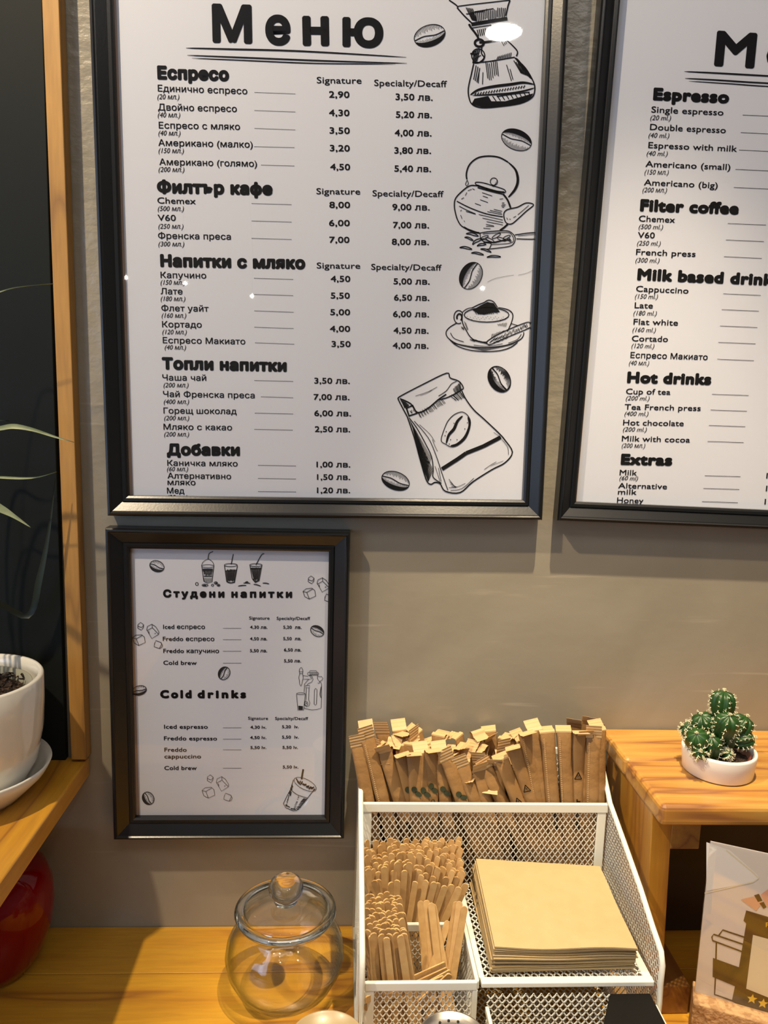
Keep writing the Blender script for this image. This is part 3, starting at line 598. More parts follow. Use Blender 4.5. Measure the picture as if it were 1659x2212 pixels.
z.st([(350, 520), (375, 550)], 8); z.hatch((370, 510), (390, 505), (375, 545), (398, 530), 2, 6)
z.st([(320, 590), (400, 830), (470, 1090), (540, 1320), (590, 1370), (640, 1348), (700, 1365), (760, 1450), (930, 1465), (1080, 1340), (1300, 1200), (1450, 1120), (1535, 1000), (1450, 860), (1370, 770), (1200, 610), (1090, 510), (1000, 390), (950, 290)], 14)
z.st([(340, 600), (430, 720), (530, 900), (600, 1050), (620, 1200), (620, 1290), (715, 1360)], 11); z.st([(400, 640), (560, 830), (650, 1030), (720, 1240), (790, 1440)], 8); z.hatch((345, 620), (600, 1060), (420, 820), (520, 1280), 40, 4); z.hatch((380, 700), (620, 1200), (470, 1090), (560, 1340), 34, 6)
z.hatch((440, 540), (720, 390), (470, 600), (760, 440), 22, 6, 12); z.hatch((810, 350), (930, 290), (880, 400), (980, 370), 12, 6, 10); z.hatch((850, 270), (925, 190), (880, 330), (945, 270), 9, 7, 8)
for a_, b_ in (((720, 1195), (900, 1080)), ((900, 1080), (1000, 1010)), ((1000, 1010), (1200, 930)), ((1200, 930), (1400, 825))): z.st([a_, b_], 44, smooth=False)
z.st([(720, 880), (715, 830), (760, 700), (800, 625), (870, 560), (960, 535), (1030, 590), (1050, 680), (1000, 830), (900, 920), (820, 935), (760, 905)], 9, closed=True); z.st([(1020, 590), (1040, 690), (990, 820), (900, 905), (820, 925)], 30, taper=True)
z.st([(770, 900), (800, 800), (860, 730), (900, 640), (960, 580)], 34, taper=True)
for a_ in ((860, 665), (770, 762), (757, 808), (820, 855), (895, 855), (1015, 660), (985, 730), (805, 905)): z.ell(*a_, 6, 6, 0)
z.st([(460, 680), (580, 790), (640, 880)], 5); z.st([(610, 850), (640, 930), (670, 990)], 5); z.hatch((800, 1310), (830, 1400), (880, 1410), (900, 1400), 4, 5); z.st([(800, 1410), (900, 1400), (990, 1360)], 5); z.st([(820, 1440), (950, 1420), (1090, 1300)], 6); z.st([(1210, 1200), (1280, 1150), (1350, 1110)], 5); z.st([(1280, 1160), (1430, 1100)], 4); z.st([(1410, 850), (1480, 940), (1490, 1030)], 5)
z.st([(1320, 770), (1390, 820)], 5); z.hatch((640, 1160), (680, 1180), (700, 1340), (712, 1340), 2, 5)

# --- the large English menu at the right
p2c = at(1, -FY, 1215.6, 1133)
en, loc2, iw2, ih2 = frame_thing((.4529, .8163, .4500, .70), -.0175, .0195, PR, 'large black framed English coffee menu, cut off at top right')
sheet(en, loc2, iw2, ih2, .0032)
ink = Ink(plane_pt); T = text_ink(ink)
z5 = Z(ink, 1160, 0, 3.325); z6 = Z(ink, 1160, 580, 3.325)
title(z5, [(1270, 1560, 470, 488, 'M', 1), (1640, 1830, 486, 495, 'e', 1.0), (1910, 2080, 500, 508, 'n', 1.0), (2160, 2330, 512, 520, 'u', 1)], .0415)
HI, DI = Ink(plane_pt), Ink(plane_pt)
rows(z5, [('h', 832, 1378, 718, 742, 'Espresso'), ('n', 820, 1338, 808, 830, 'Single espresso'), ('s', 813, 962, 862, 865, '(20 ml.)'), ('d', 1477, 1760, 826, 838),
 ('n', 810, 1355, 933, 957, 'Double espresso'), ('s', 800, 950, 988, 991, '(40 ml.)'), ('d', 1463, 1745, 952, 965), ('n', 798, 1435, 1063, 1090, 'Espresso with milk'), ('s', 787, 938, 1118, 1121, '(40 ml.)'), ('d', 1450, 1730, 1077, 1090),
 ('n', 778, 1388, 1198, 1222, 'Americano (small)'), ('s', 772, 945, 1252, 1255, '(150 мл.)'), ('d', 1425, 1705, 1216, 1229), ('n', 767, 1297, 1330, 1353, 'Americano (big)'), ('s', 757, 933, 1380, 1383, '(200 мл.)'), ('d', 1413, 1700, 1346, 1359),
 ('h', 738, 1447, 1515, 1540, 'Filter coffee'), ('n', 730, 990, 1590, 1600, 'Chemex'), ('s', 730, 905, 1644, 1647, '(500 ml.)'), ('d', 1370, 1645, 1605, 1616), ('n', 723, 845, 1709, 1712, 'V60'), ('s', 718, 888, 1762, 1765, '(250 ml.)'), ('d', 1357, 1630, 1723, 1735),
 ('n', 710, 1138, 1830, 1845, 'French press'), ('s', 707, 880, 1884, 1887, '(300 ml.)'), ('d', 1343, 1615, 1843, 1856)], dash=False)
rows(z6, [('h', 718, 1745, 82, 124, 'Milk based drinks'), ('n', 710, 1087, 165, 180, 'Cappuccino'), ('s', 703, 868, 215, 218, '(150 ml.)'), ('d', 1338, 1607, 181, 193), ('n', 700, 832, 284, 287, 'Late'), ('s', 692, 860, 335, 338, '(180 ml.)'), ('d', 1327, 1594, 295, 306),
 ('n', 692, 1012, 402, 410, 'Flat white'), ('s', 685, 853, 455, 458, '(160 ml.)'), ('d', 1315, 1583, 412, 424), ('n', 680, 940, 522, 527, 'Cortado'), ('s', 678, 842, 570, 573, '(120 ml.)'), ('d', 1303, 1570, 530, 541),
 ('n', 670, 1225, 642, 657, 'Еспресо Макиато'), ('s', 660, 805, 693, 696, '(40 мл.)'), ('d', 1295, 1558, 651, 662), ('h', 645, 1250, 820, 835, 'Hot drinks'), ('n', 638, 958, 902, 907, 'Cup of tea'), ('s', 638, 808, 946, 948, '(200 ml.)'), ('d', 1257, 1520, 903, 912),
 ('n', 628, 1175, 1013, 1023, 'Tea French press'), ('s', 628, 800, 1057, 1059, '(400 ml.)'), ('d', 1247, 1508, 1016, 1025), ('n', 617, 1053, 1125, 1132, 'Hot chocolate'), ('s', 617, 788, 1170, 1172, '(200 ml.)'), ('d', 1235, 1496, 1127, 1136),
 ('n', 608, 1098, 1240, 1250, 'Milk with cocoa'), ('s', 608, 777, 1286, 1288, '(200 мл.)'), ('d', 1225, 1484, 1242, 1250), ('h', 600, 970, 1408, 1415, 'Extras'), ('n', 592, 717, 1484, 1487, 'Milk'), ('s', 592, 725, 1520, 1522, '(60 ml)'), ('d', 1205, 1462, 1488, 1495),
 ('n', 582, 933, 1578, 1585, 'Alternative'), ('n', 580, 715, 1623, 1625, 'milk'), ('d', 1195, 1453, 1579, 1587), ('n', 573, 763, 1682, 1687, 'Honey'), ('s', 575, 705, 1714, 1716, '(30 ml)'), ('d', 1185, 1443, 1674, 1682),
 ('p', 1645, 1850, 1508, 1512, '1,00 lv.'), ('p', 1642, 1847, 1599, 1603, '1,50 lv.'), ('p', 1632, 1837, 1694, 1698, '1,20 lv.')], dash=False)
for i_, n_ in ((ink, 'lettering'), (HI, 'heading_lettering'), (DI, 'ruled_lines')): i_.build(n_, M['ink'], en)['kind'] = 'stuff'
dr = Ink(plane_pt); dr.d = .0001; z = Z(dr, 1160, 0, 3.325)
z.st([(1058, 513), (1300, 525), (1659, 545), (2500, 590)], 12, taper=True); z.st([(1062, 562), (1300, 575), (1659, 597), (2500, 632)], 11, taper=True); z.st([(1090, 582), (1400, 602), (1700, 622), (2400, 645)], 8, taper=True)
dr.build('title_underline', M['ink'], en)

# --- the small cold drinks menu
sm_, loc3, iw3, ih3 = frame_thing((-.1119, .2839, .2450, .3366), .0058, .0215, prof(.0215), 'small black framed cold drinks menu hanging below the large Bulgarian menu')
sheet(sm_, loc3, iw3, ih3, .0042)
ink = Ink(plane_pt); T = text_ink(ink)
z7 = Z(ink, 220, 1130, 2.9625); z8 = Z(ink, 220, 1450, 2.9625)
e1, e2, e3 = .0100, .0064, .0047
T(z7, 392, 785, 475, 477, 'Студени', e1, .075, 0, 1.35); T(z7, 828, 1218, 477, 478, 'напитки', e1, .075, 0, 1.35); T(z8, 373, 575, 172, 172, 'Cold', e1*1.12, .075, 0, 1.3); T(z8, 612, 923, 172, 172, 'drinks', e1*1.12, .075, 0, 1.3)
for zz, x0, x1, y0, y1, s_, e_, o_ in [(z7, 942, 1073, 617, 618, 'Signature', e3, .02), (z7, 1118, 1333, 619, 620, 'Specialty/Decaff', e3, .02), (z7, 392, 660, 677, 678, 'Iced еспресо', e2, .024), (z7, 948, 1060, 676, 677, '4,30 лв.', e3, .033), (z7, 1160, 1278, 676, 677, '5,20  лв.', e3, .033),
    (z7, 390, 720, 754, 755, 'Freddo еспресо', e2, .024), (z7, 947, 1059, 750, 751, '4,50 лв.', e3, .033), (z7, 1160, 1277, 749, 750, '5,50  лв.', e3, .033), (z7, 393, 750, 831, 832, 'Freddo капучино', e2, .024), (z7, 947, 1058, 826, 827, '5,50 лв.', e3, .033), (z7, 1165, 1277, 821, 822, '6,50 лв.', e3, .033),
    (z7, 393, 607, 907, 908, 'Cold brew', e2, .024), (z7, 1165, 1275, 891, 892, '5,50 лв.', e3, .033),
    (z8, 935, 1063, 310, 311, 'Signature', e3, .02), (z8, 1108, 1320, 311, 312, 'Specialty/Decaff', e3, .02), (z8, 398, 678, 368, 368, 'Iced espresso', e2, .024), (z8, 950, 1052, 368, 368, '4,30 lv.', e3, .033), (z8, 1152, 1260, 365, 365, '5,20  lv.', e3, .033),
    (z8, 397, 737, 442, 443, 'Freddo espresso', e2, .024), (z8, 948, 1052, 434, 434, '4,50 lv.', e3, .033), (z8, 1152, 1260, 431, 431, '5,50  lv.', e3, .033), (z8, 400, 543, 515, 515, 'Freddo', e2, .024), (z8, 400, 635, 558, 558, 'cappuccino', e2, .024), (z8, 950, 1052, 498, 498, '5,50 lv.', e3, .033), (z8, 1155, 1255, 497, 497, '5,50 lv.', e3, .033),
    (z8, 400, 607, 632, 632, 'Cold brew', e2, .024), (z8, 1157, 1257, 622, 622, '5,50 lv.', e3, .033)]:
    T(zz, x0, x1, y0, y1, s_, e_, o_)
ink.build('lettering', M['ink'], sm_)['kind'] = 'stuff'
ink = Ink(plane_pt)
z7 = Z(ink, 220, 1130, 2.9625); z8 = Z(ink, 220, 1450, 2.9625)
for zz, y_ in ((z7, 673), (z7, 746), (z7, 820), (z7, 896), (z8, 362), (z8, 435), (z8, 503), (z8, 620)): zz.st([(775, y_), (893, y_)], 2.2, smooth=False)
ink.build('ruled_lines', M['ink2'], sm_)['kind'] = 'stuff'
dr = Ink(plane_pt); dr.d = .0001; DRM = (M['ink2'], sm_)
z = Z(dr, 220, 1130, 2.9625); z.bean(352, 276, 47, 35, 20, 1, 4, 9); z.bean(1378, 691, 45, 33, 28, -1, 4, 9); z.bean(782, 961, 43, 36, -60, -1, 4, 9); z.bean(240, 1071, 46, 30, -15, 1, 4, 9)
z = Z(dr, 220, 1450, 2.9625); z.bean(296, 813, 42, 36, 58, 1, 4, 9)
def cubes(z, ox, oy, k, w):
    z.part('ice_cubes_drawing', M['ink2'], sm_)
    for P_ in ([(170, 235), (155, 215), (185, 185), (222, 212), (215, 250), (195, 278), (152, 255), (195, 245), (222, 225)],):
        z.st([(ox+(x-150)*k, oy+(y-180)*k) for x, y in [(152, 255), (155, 212), (188, 186), (224, 215), (218, 252), (196, 280)]], w, closed=True, smooth=False); z.st([(ox+(x-150)*k, oy+(y-180)*k) for x, y in [(155, 232), (200, 247), (224, 218)]], w, smooth=False)
    for L_ in ([(325, 208), (270, 235), (260, 275), (322, 382), (405, 330), (408, 300), (370, 240)],): z.st([(ox+(x-150)*k, oy+(y-180)*k) for x, y in L_], w, closed=True, smooth=False)
    for L_ in ([(325, 208), (328, 250), (265, 285)], [(328, 250), (400, 325)], [(285, 290), (290, 320)], [(355, 325), (370, 315)]): z.st([(ox+(x-150)*k, oy+(y-180)*k) for x, y in L_], w, smooth=False)
    z.st([(ox+(x-150)*k, oy+(y-180)*k) for x, y in [(90, 372), (130, 340), (200, 335), (232, 362), (243, 430), (165, 465), (110, 435)]], w, closed=True, smooth=False)
    for L_ in ([(92, 375), (135, 385), (165, 462)], [(135, 385), (205, 345)]): z.st([(ox+(x-150)*k, oy+(y-180)*k) for x, y in L_], w, smooth=False)
    z.st([(ox+(x-150)*k, oy+(y-180)*k) for x, y in [(372, 405), (435, 430), (452, 465), (440, 490), (415, 502), (350, 480), (355, 440)]], w, closed=True, smooth=False); z.st([(ox+(x-150)*k, oy+(y-180)*k) for x, y in [(435, 430), (440, 450), (415, 500)]], w, smooth=False)
cubes(Z(dr, 420, 1640, 5.53), 150, 180, 1, 5); cubes(Z(dr, 280, 1180, 3.687), 1420, 232, .66, 4.5); cubes(Z(dr, 220, 1130, 2.9625), 228, 632, .53, 3.5)
z = Z(dr, 420, 1640, 5.53).part('iced_cup_drawing', M['ink2'], sm_)   # iced cup, tilted
z.ell(1322, 300, 145, 62, 6, 26); z.st([(1182, 245), (1148, 360), (1100, 450), (1062, 530), (1090, 580), (1180, 618), (1220, 612), (1290, 540), (1350, 465), (1420, 375)], 7, smooth=False); z.st([(1148, 362), (1230, 425), (1350, 465)], 7)
z.hatch((1215, 240), (1440, 350), (1225, 262), (1420, 372), 20, 13, 16); z.hatch((1230, 270), (1400, 350), (1240, 285), (1390, 340), 12, 14, 14); z.st([(1300, 120), (1290, 170), (1280, 240)], 20, smooth=False)
z.hatch((1165, 300), (1130, 400), (1175, 330), (1150, 440), 7, 10, 8); z.hatch((1340, 470), (1250, 600), (1300, 465), (1215, 590), 12, 9, 8); z.hatch((1130, 430), (1090, 550), (1120, 470), (1100, 560), 6, 8, 8); z.hatch((1240, 430), (1180, 600), (1250, 450), (1210, 580), 9, 6, 14)
z.st([(1085, 545), (1140, 575)], 12); z.st([(1150, 590), (1210, 600)], 12)
z = Z(dr, 280, 1180, 3.687).part('domed_cup_drawing', M['ink2'], sm_)  # three drinks
z.st([(572, 155), (585, 125), (625, 103), (660, 125), (672, 158)], 4); z.ell(622, 158, 50, 12, 4); z.st([(625, 105), (632, 60), (665, 42)], 6); z.st([(574, 160), (590, 280), (620, 292), (655, 285), (670, 160)], 5, smooth=False)
z.fl([(582, 178), (662, 178), (660, 200), (584, 200)]); z.hatch((590, 200), (655, 200), (594, 230), (650, 230), 9, 5, 6); z.st([(590, 238), (655, 238)], 8); z.hatch((592, 250), (650, 250), (598, 285), (646, 285), 7, 3)
z.part('straw_cup_drawing', M['ink2'], sm_); z.ell(805, 150, 52, 12, 5); z.st([(755, 155), (772, 280), (800, 292), (835, 285), (858, 155)], 6, smooth=False); z.st([(808, 145), (826, 62)], 7, smooth=False); z.hatch((768, 190), (846, 190), (780, 280), (835, 280), 13, 5, 8); z.hatch((765, 190), (845, 186), (770, 198), (848, 195), 8, 7, 4); z.st([(772, 282), (805, 292), (838, 284)], 9)
z.part('glass_drawing', M['ink2'], sm_); z.ell(1005, 150, 50, 11, 5); z.st([(958, 155), (975, 255), (1000, 290), (1030, 275), (1052, 155)], 6, smooth=False); z.st([(1005, 150), (1050, 70), (1072, 60)], 7); z.hatch((968, 175), (1042, 175), (990, 270), (1025, 270), 11, 5, 8); z.st([(965, 178), (1045, 178)], 12); z.st([(980, 262), (1005, 282), (1030, 265)], 10)
z.part('scattered_beans_drawing', M['ink2'], sm_)
for a_ in ((535, 300, 11, 12), (600, 310, 24, 9), (660, 310, 9, 8), (686, 292, 13, 10), (707, 310, 12, 8)): z.ell(*a_, 5)
for a_ in ((597, 312, 14, 6), (688, 293, 9, 6), (708, 311, 8, 5)): z.ell(*a_, 0)
for a_, b_ in (((862, 318), (930, 312)), ((905, 294), (962, 296)), ((985, 303), (1045, 318)), ((1058, 294), (1112, 300)), ((920, 288), (945, 284))): z.st([a_, ((a_[0]+b_[0])/2, (a_[1]+b_[1])/2-3), b_], 9, taper=True)
z = Z(dr, 600, 1430, 13.825).part('dispenser_drawing', M['ink2'], sm_)  # dispenser with tap and glass
w_ = 13
for L_ in ([(695, 165), (650, 215), (640, 290), (655, 340), (628, 460), (645, 560), (650, 640), (688, 715), (722, 640), (735, 560), (758, 460), (735, 340), (748, 290), (738, 215)],): z.st(L_, w_, closed=True)
for L_ in ([(640, 290), (748, 290)], [(655, 350), (740, 350)], [(758, 405), (900, 425)], [(758, 512), (960, 515)], [(960, 430), (1005, 480), (985, 520)], [(920, 405), (1010, 410), (1055, 520), (1010, 600), (900, 650)], [(880, 690), (900, 650)],
    [(945, 310), (955, 260), (1150, 260), (1170, 305)], [(905, 310), (885, 350), (905, 395), (1205, 395), (1222, 350), (1205, 310), (905, 310)], [(1185, 400), (1185, 500), (1235, 580), (1290, 610), (1305, 680), (1305, 1000), (1295, 1370), (1180, 1415), (1020, 1430), (850, 1400), (785, 1370)],
    [(920, 520), (800, 650), (785, 900)], [(835, 700), (835, 770), (950, 770), (950, 700), (835, 700)], [(850, 780), (840, 1130)], [(930, 780), (920, 1130), (960, 1220), (930, 1310), (860, 1335), (800, 1290), (795, 1200), (840, 1140)],
    [(1195, 435), (1300, 430), (1350, 490), (1310, 550), (1260, 570), (1235, 640), (1190, 620)], [(560, 960), (600, 1440), (770, 1440), (820, 960)], [(1130, 785), (1095, 830), (1085, 1260), (1120, 1285), (1155, 1265), (1170, 830), (1130, 785)]): z.st(L_, w_, smooth=False)
z.ell(850, 1240, 48, 60, w_); z.ell(690, 945, 128, 28, w_); z.st([(835, 1250), (870, 1215)], 20, smooth=False); z.fl([(612, 1305), (750, 1320), (745, 1430), (622, 1430)]); z.hatch((960, 330), (1190, 330), (960, 385), (1190, 385), 9, 12)
z.st([(1300, 720), (1275, 850), (1265, 980), (1295, 1080)], 24, taper=True)
for i_ in PARTS:
    if i_.v: i_.build(*i_.nm)
for root, loc, a_, b_ in ((big, loc1, iw, ih), (en, loc2, iw2, ih2), (sm_, loc3, iw3, ih3)):
    obj('glass_pane', ([loc(-a_, -b_, -.0088), loc(a_, -b_, -.0088), loc(a_, b_, -.0088), loc(-a_, b_, -.0088)], [(0, 1, 2, 3)]), M['pane'], root)

# ------------------------------------------------------------------ white mesh organiser
XL, XR = .0265, .2800
org = thing('desk_organiser', ((XL+XR)/2, -.11, 0), 'white metal mesh organiser with sachets, stirrers and napkins on the counter', 'organiser')
def clip(poly, p, d):
    """clip the line p + t d to a convex polygon (2-D), return two points or None"""
    t0, t1 = -9, 9; n = len(poly); area = sum(poly[i][0]*poly[(i+1) % n][1]-poly[(i+1) % n][0]*poly[i][1] for i in range(n))
    if area < 0: poly = poly[::-1]
    for i in range(n):
        a_, b_ = poly[i], poly[(i+1) % n]; ex, ey = b_[0]-a_[0], b_[1]-a_[1]
        nx, ny = -ey, ex; num = nx*(p[0]-a_[0])+ny*(p[1]-a_[1]); den = nx*d[0]+ny*d[1]
        if abs(den) < 1e-12:
            if num < 0: return None
            continue
        t = -num/den
        if den > 0: t0 = max(t0, t)
        else: t1 = min(t1, t)
    if t1-t0 < .0012: return None
    return (p[0]+d[0]*t0, p[1]+d[1]*t0), (p[0]+d[0]*t1, p[1]+d[1]*t1)
def mesh_panel(poly, to3, cw=.0058, ch=.0086, r=.00037, nrm=(0, 1, 0)):
    """expanded metal: crossing strands clipped to the panel"""
    xs = [p[0] for p in poly]; ys_ = [p[1] for p in poly]; x0, x1, y0, y1 = min(xs), max(xs), min(ys_), max(ys_); out = []
    L_ = math.hypot(cw, ch); span = (x1-x0)+(y1-y0)*cw/ch
    for sgn in (1, -1):
        k = 0
        while k*cw < span:
            x = (x0+k*cw-(y1-y0)*cw/ch) if sgn > 0 else (x0+k*cw)
            s_ = clip(poly, (x, y0), (sgn*cw/L_, ch/L_)); k += 1
            if s_: out.append(bar(to3(*s_[0]), to3(*s_[1]), r, nrm, r*.7))
    return join(*out)
yB, yD, yR, yF = -.012, -.0702, -.1385, -.2105
zD_, zT = .1880, .1050
XB = .1245
side_px = [(1300, 1650), (1318, 1735), (1353, 1833), (1384, 1921), (1410, 2003), (1428, 2055), (1431, 2085), (1427, 2122)]
sidep = [(-.008, .2215)]+[(at(0, XR, *p)[1], at(0, XR, *p)[2]) for p in side_px]+[(-.2175, .090)]
hull = [(-.008, .002), (-.008, .2215)]+[sidep[1], sidep[5], sidep[6], sidep[7], sidep[-1], (-.2175, .002)]
for X in (XL, XR):
    s_ = -1 if X == XL else 1
    obj('side_mesh', mesh_panel([(-.008, .004), (-.008, .218), (sidep[3][0], sidep[3][1]), (sidep[6][0], sidep[6][1]), (-.2165, .10), (-.2165, .004)], lambda u, v, X=X: (X, u, v), .0056, .0084, .00042, (1, 0, 0)), M['white_metal'], org)
    obj('side_rail', join(tube([(X, y, z_) for y, z_ in [(-.008, .002), (-.008, .2215)]+sidep[1:]+[(-.2175, .003), (-.008, .003)]], .0026, 8)), M['white_metal'], org, smooth=True)
def rail(a_, b_, h=.0075, t=.0016): # upright flat strip whose top edge runs a..b
    a_, b_ = Vector(a_), Vector(b_); a_.z -= h/2; b_.z -= h/2
    return bar(a_, b_, t, (0, 0, 1), h/2)
obj('rear_mesh', mesh_panel([(XL+.003, .004), (XL+.003, .214), (XR-.003, .214), (XR-.003, .004)], lambda u, v: (u, yB, v)), M['white_metal'], org)
obj('rear_rail', rail((XL, yB, .2205), (XR, yB, .2205), .008), M['white_metal'], org, bevel=.001)
obj('divider_mesh', mesh_panel([(XL+.003, .004), (XL+.003, zD_-.006), (XR-.003, zD_-.006), (XR-.003, .004)], lambda u, v: (u, yD, v)), M['white_metal'], org)
obj('divider_rail', join(rail((XL+.001, yD, zD_), (XR-.001, yD, zD_), .0095, .002), box(XL+.0025, XL+.0115, yD-.0014, yD+.0014, .004, zD_-.009), box(XR-.0115, XR-.0025, yD-.0014, yD+.0014, .004, zD_-.009)), M['white_metal'], org, bevel=.0008)
# left boxes for stirrers
for nm, A_, B_ in (('partition', (XL+.003, yR), (XB, yR)), ('front', (XL+.003, yF), (XB, yF)), ('box_side', (XB, yD-.002), (XB, yF))):
    dx, dy = B_[0]-A_[0], B_[1]-A_[1]; L_ = math.hypot(dx, dy)
    f_ = lambda u, v, A_=A_, dx=dx, dy=dy, L_=L_: (A_[0]+dx*u/L_, A_[1]+dy*u/L_, v)
    obj(nm+'_mesh', mesh_panel([(0, .004), (0, zT-.006), (L_, zT-.006), (L_, .004)], f_, .0056, .0084, .00042, (-dy/L_, dx/L_, 0)), M['white_metal'], org)
    obj(nm+'_rail', rail((*A_, zT+.001), (*B_, zT+.001), .0082, .0018), M['white_metal'], org, bevel=.001)
for x0_, x1_ in ((XL+.0025, XL+.011), (XB-.004, XB+.0005)): obj('corner_strip', box(x0_, x1_, yF-.0016, yF+.0016, .004, zT-.007), M['white_metal'], org, bevel=.0006)
# tray under the napkins
TX0, TX1 = XB+.0035, XR-.0028
obj('tray_mesh', mesh_panel([(TX0+.002, yF+.004), (TX1-.004, yF+.004), (TX1-.004, yD-.004), (TX0+.002, yD-.004)], lambda u, v: (u, v, .1025), .0066, .0082, .00055, (0, 0, 1)), M['white_metal'], org)
obj('tray_rail', join(box(TX0, TX1, yF-.001, yF+.0065, .0995, .1045), box(TX1-.0075, TX1, yF+.0065, yD-.002, .1005, .104), box(TX0-.001, TX0+.004, yF+.0065, yD-.002, .1005, .104)), M['white_metal'], org, bevel=.001)
obj('floor_mesh', mesh_panel([(XL+.002, -.2165), (XR-.002, -.2165), (XR-.002, -.010), (XL+.002, -.010)], lambda u, v: (u, v, .0045), .0066, .0082, .0005, (0, 0, 1)), M['white_metal'], org)
# pulled out drawer
dw = obj('drawer', join(box(.1305, .1335, -.36, -.2185, .083, .089), box(.2745, .2775, -.36, -.2185, .083, .089), box(.1305, .2775, -.362, -.358, .010, .089)), M['white_metal'], org, bevel=.0008)
obj('drawer_mesh', join(mesh_panel([(.1325, .012), (.1325, .098), (.2370, .098), (.2330, .012)], lambda u, v: (u, -.2160, v), .0066, .0085, .0005),
    mesh_panel([(-.357, .012), (-.357, .085), (-.219, .085), (-.219, .012)], lambda u, v: (.132, u, v), .0066, .0085, .0005, (1, 0, 0)), mesh_panel([(-.357, .012), (-.357, .085), (-.219, .085), (-.219, .012)], lambda u, v: (.276, u, v), .0066, .0085, .0005, (1, 0, 0)),
    mesh_panel([(.1325, -.357), (.2755, -.357), (.2755, -.219), (.1325, -.219)], lambda u, v: (u, v, .011), .0066, .0082, .0005, (0, 0, 1))), M['white_metal'], dw)
bq = [at(2, .0945, *p) for p in ((1303, 2214), (1456, 2214), (1421, 2122), (1328, 2122))]
bq[2].y = bq[3].y = -.2125; bq[3].x = .2385
for v_ in bq: v_.x = min(v_.x, .2735)
bq = [tuple(v_) for v_ in bq]
tag(obj('black_box', hexa([(x, y, .030) for x, y, _ in bq], bq), M['black'], bevel=.001), 'plain black box lying in the open mesh drawer', 'box')
for i, (px, py, r) in enumerate([(1098, 2192, 20), (1125, 2186, -25), (1160, 2196, 10), (1200, 2205, -8), (1275, 2205, 20)]):
    c_ = at(2, .045, px, py); c_.z = .0145
    a_ = math.radians(r); L_, W_ = .024, .010; ca, sa = math.cos(a_), math.sin(a_)
    y_ = min(c_.y, -.235)
    vs = [(c_.x+u*L_*ca*.5-v*W_*sa, y_+u*L_*sa*.4+v*W_*ca*.2, .042+u*.010*sa+v*.014*(1-.3*abs(u))) for u, v in ((-1, -1), (0, -1.1), (1, -1), (1, 1), (0, 1.1), (-1, 1))]
    b_ = [(x, y-.005 if k in (1, 4) else y-.001, z_) for k, (x, y, z_) in enumerate(vs)]
    o = obj('tea_packet', (vs+b_, [(0, 1, 4, 5), (1, 2, 3, 4), (11, 10, 7, 6), (10, 9, 8, 7), (0, 6, 7, 1), (1, 7, 8, 2), (2, 8, 9, 3), (3, 9, 10, 4), (4, 10, 11, 5), (5, 11, 6, 0)]), M['packet'])
    tag(o, ['leftmost olive gold packet in the open drawer', 'second olive gold packet from the left in the open drawer', 'third olive gold packet from the left in the open drawer', 'fourth olive gold packet from the left in the open drawer', 'rightmost olive gold packet, beside the black box'][i], 'packet', 'olive packets in the open drawer')

# ------------------------------------------------------------------ sugar sachets
def sachet_mesh(name, wd, ln, th, flap, bend, m, twist=0):
    """local: top of the tube at z=0, hangs down to -ln, faces -y; crimped flap above, bent"""
    vs, fs = [], []; N = 10
    secs = [(0, .12), (-.006, .55), (-.02, 1), (-ln*.5, 1), (-ln+.02, 1), (-ln+.006, .6), (-ln, .1)]
    rnd = random.Random(name)
    for j, (z_, k) in enumerate(secs):
        tw = twist*j/len(secs)
        for i in range(N):
            a_ = 2*math.pi*i/N; x = wd/2*(1.0-.10*k)*math.copysign(abs(math.cos(a_))**.8, math.cos(a_)); y = th/2*k*math.sin(a_)+rnd.uniform(-1, 1)*.0004
            vs.append((x*math.cos(tw)-y*math.sin(tw), x*math.sin(tw)+y*math.cos(tw), z_))
    for j in range(len(secs)-1):
        for i in range(N):
            i2 = (i+1) % N; fs.append((j*N+i, (j+1)*N+i, (j+1)*N+i2, j*N+i2))
    fs.append(tuple(range(len(secs)*N-N, len(secs)*N)))
    me = bpy.data.meshes.new(name); me.from_pydata(vs, [], fs); me.materials.append(m)
    for p in me.polygons: p.use_smooth = True
    # flap with pressed ribs
    fv, ff = [], []; R2 = 9
    for j in range(R2+1):
        t = j/R2; ang = bend*min(1, t*2.2); y = -flap*t*math.sin(ang); z_ = flap*t*math.cos(ang); rib = .00035*(j % 2)
        for x in (-wd/2, wd/2): fv.append((x, y-rib*math.cos(ang), z_-rib*math.sin(ang)))
    for j in range(R2): ff.append((2*j, 2*j+1, 2*j+3, 2*j+2))
    n = len(fv); fv += [(x, y+.0004, z_) for x, y, z_ in fv]
    for j in range(R2): ff.append((n+2*j, n+2*j+2, n+2*j+3, n+2*j+1))
    ff += [(2*R2, 2*R2+1, n+2*R2+1, n+2*R2)]
    fm = bpy.data.meshes.new(name+'_flap'); fm.from_pydata(fv, [], ff); fm.materials.append(M['kraft2'])
    return me, fm
S_VAR = [sachet_mesh('sachet', .0155, .186, .0062, .0145, b_, M['kraft'], tw) for b_, tw in ((.15, 0), (-.9, .25), (1.25, -.2), (.6, .15), (-1.5, 0), (1.9, .1))]
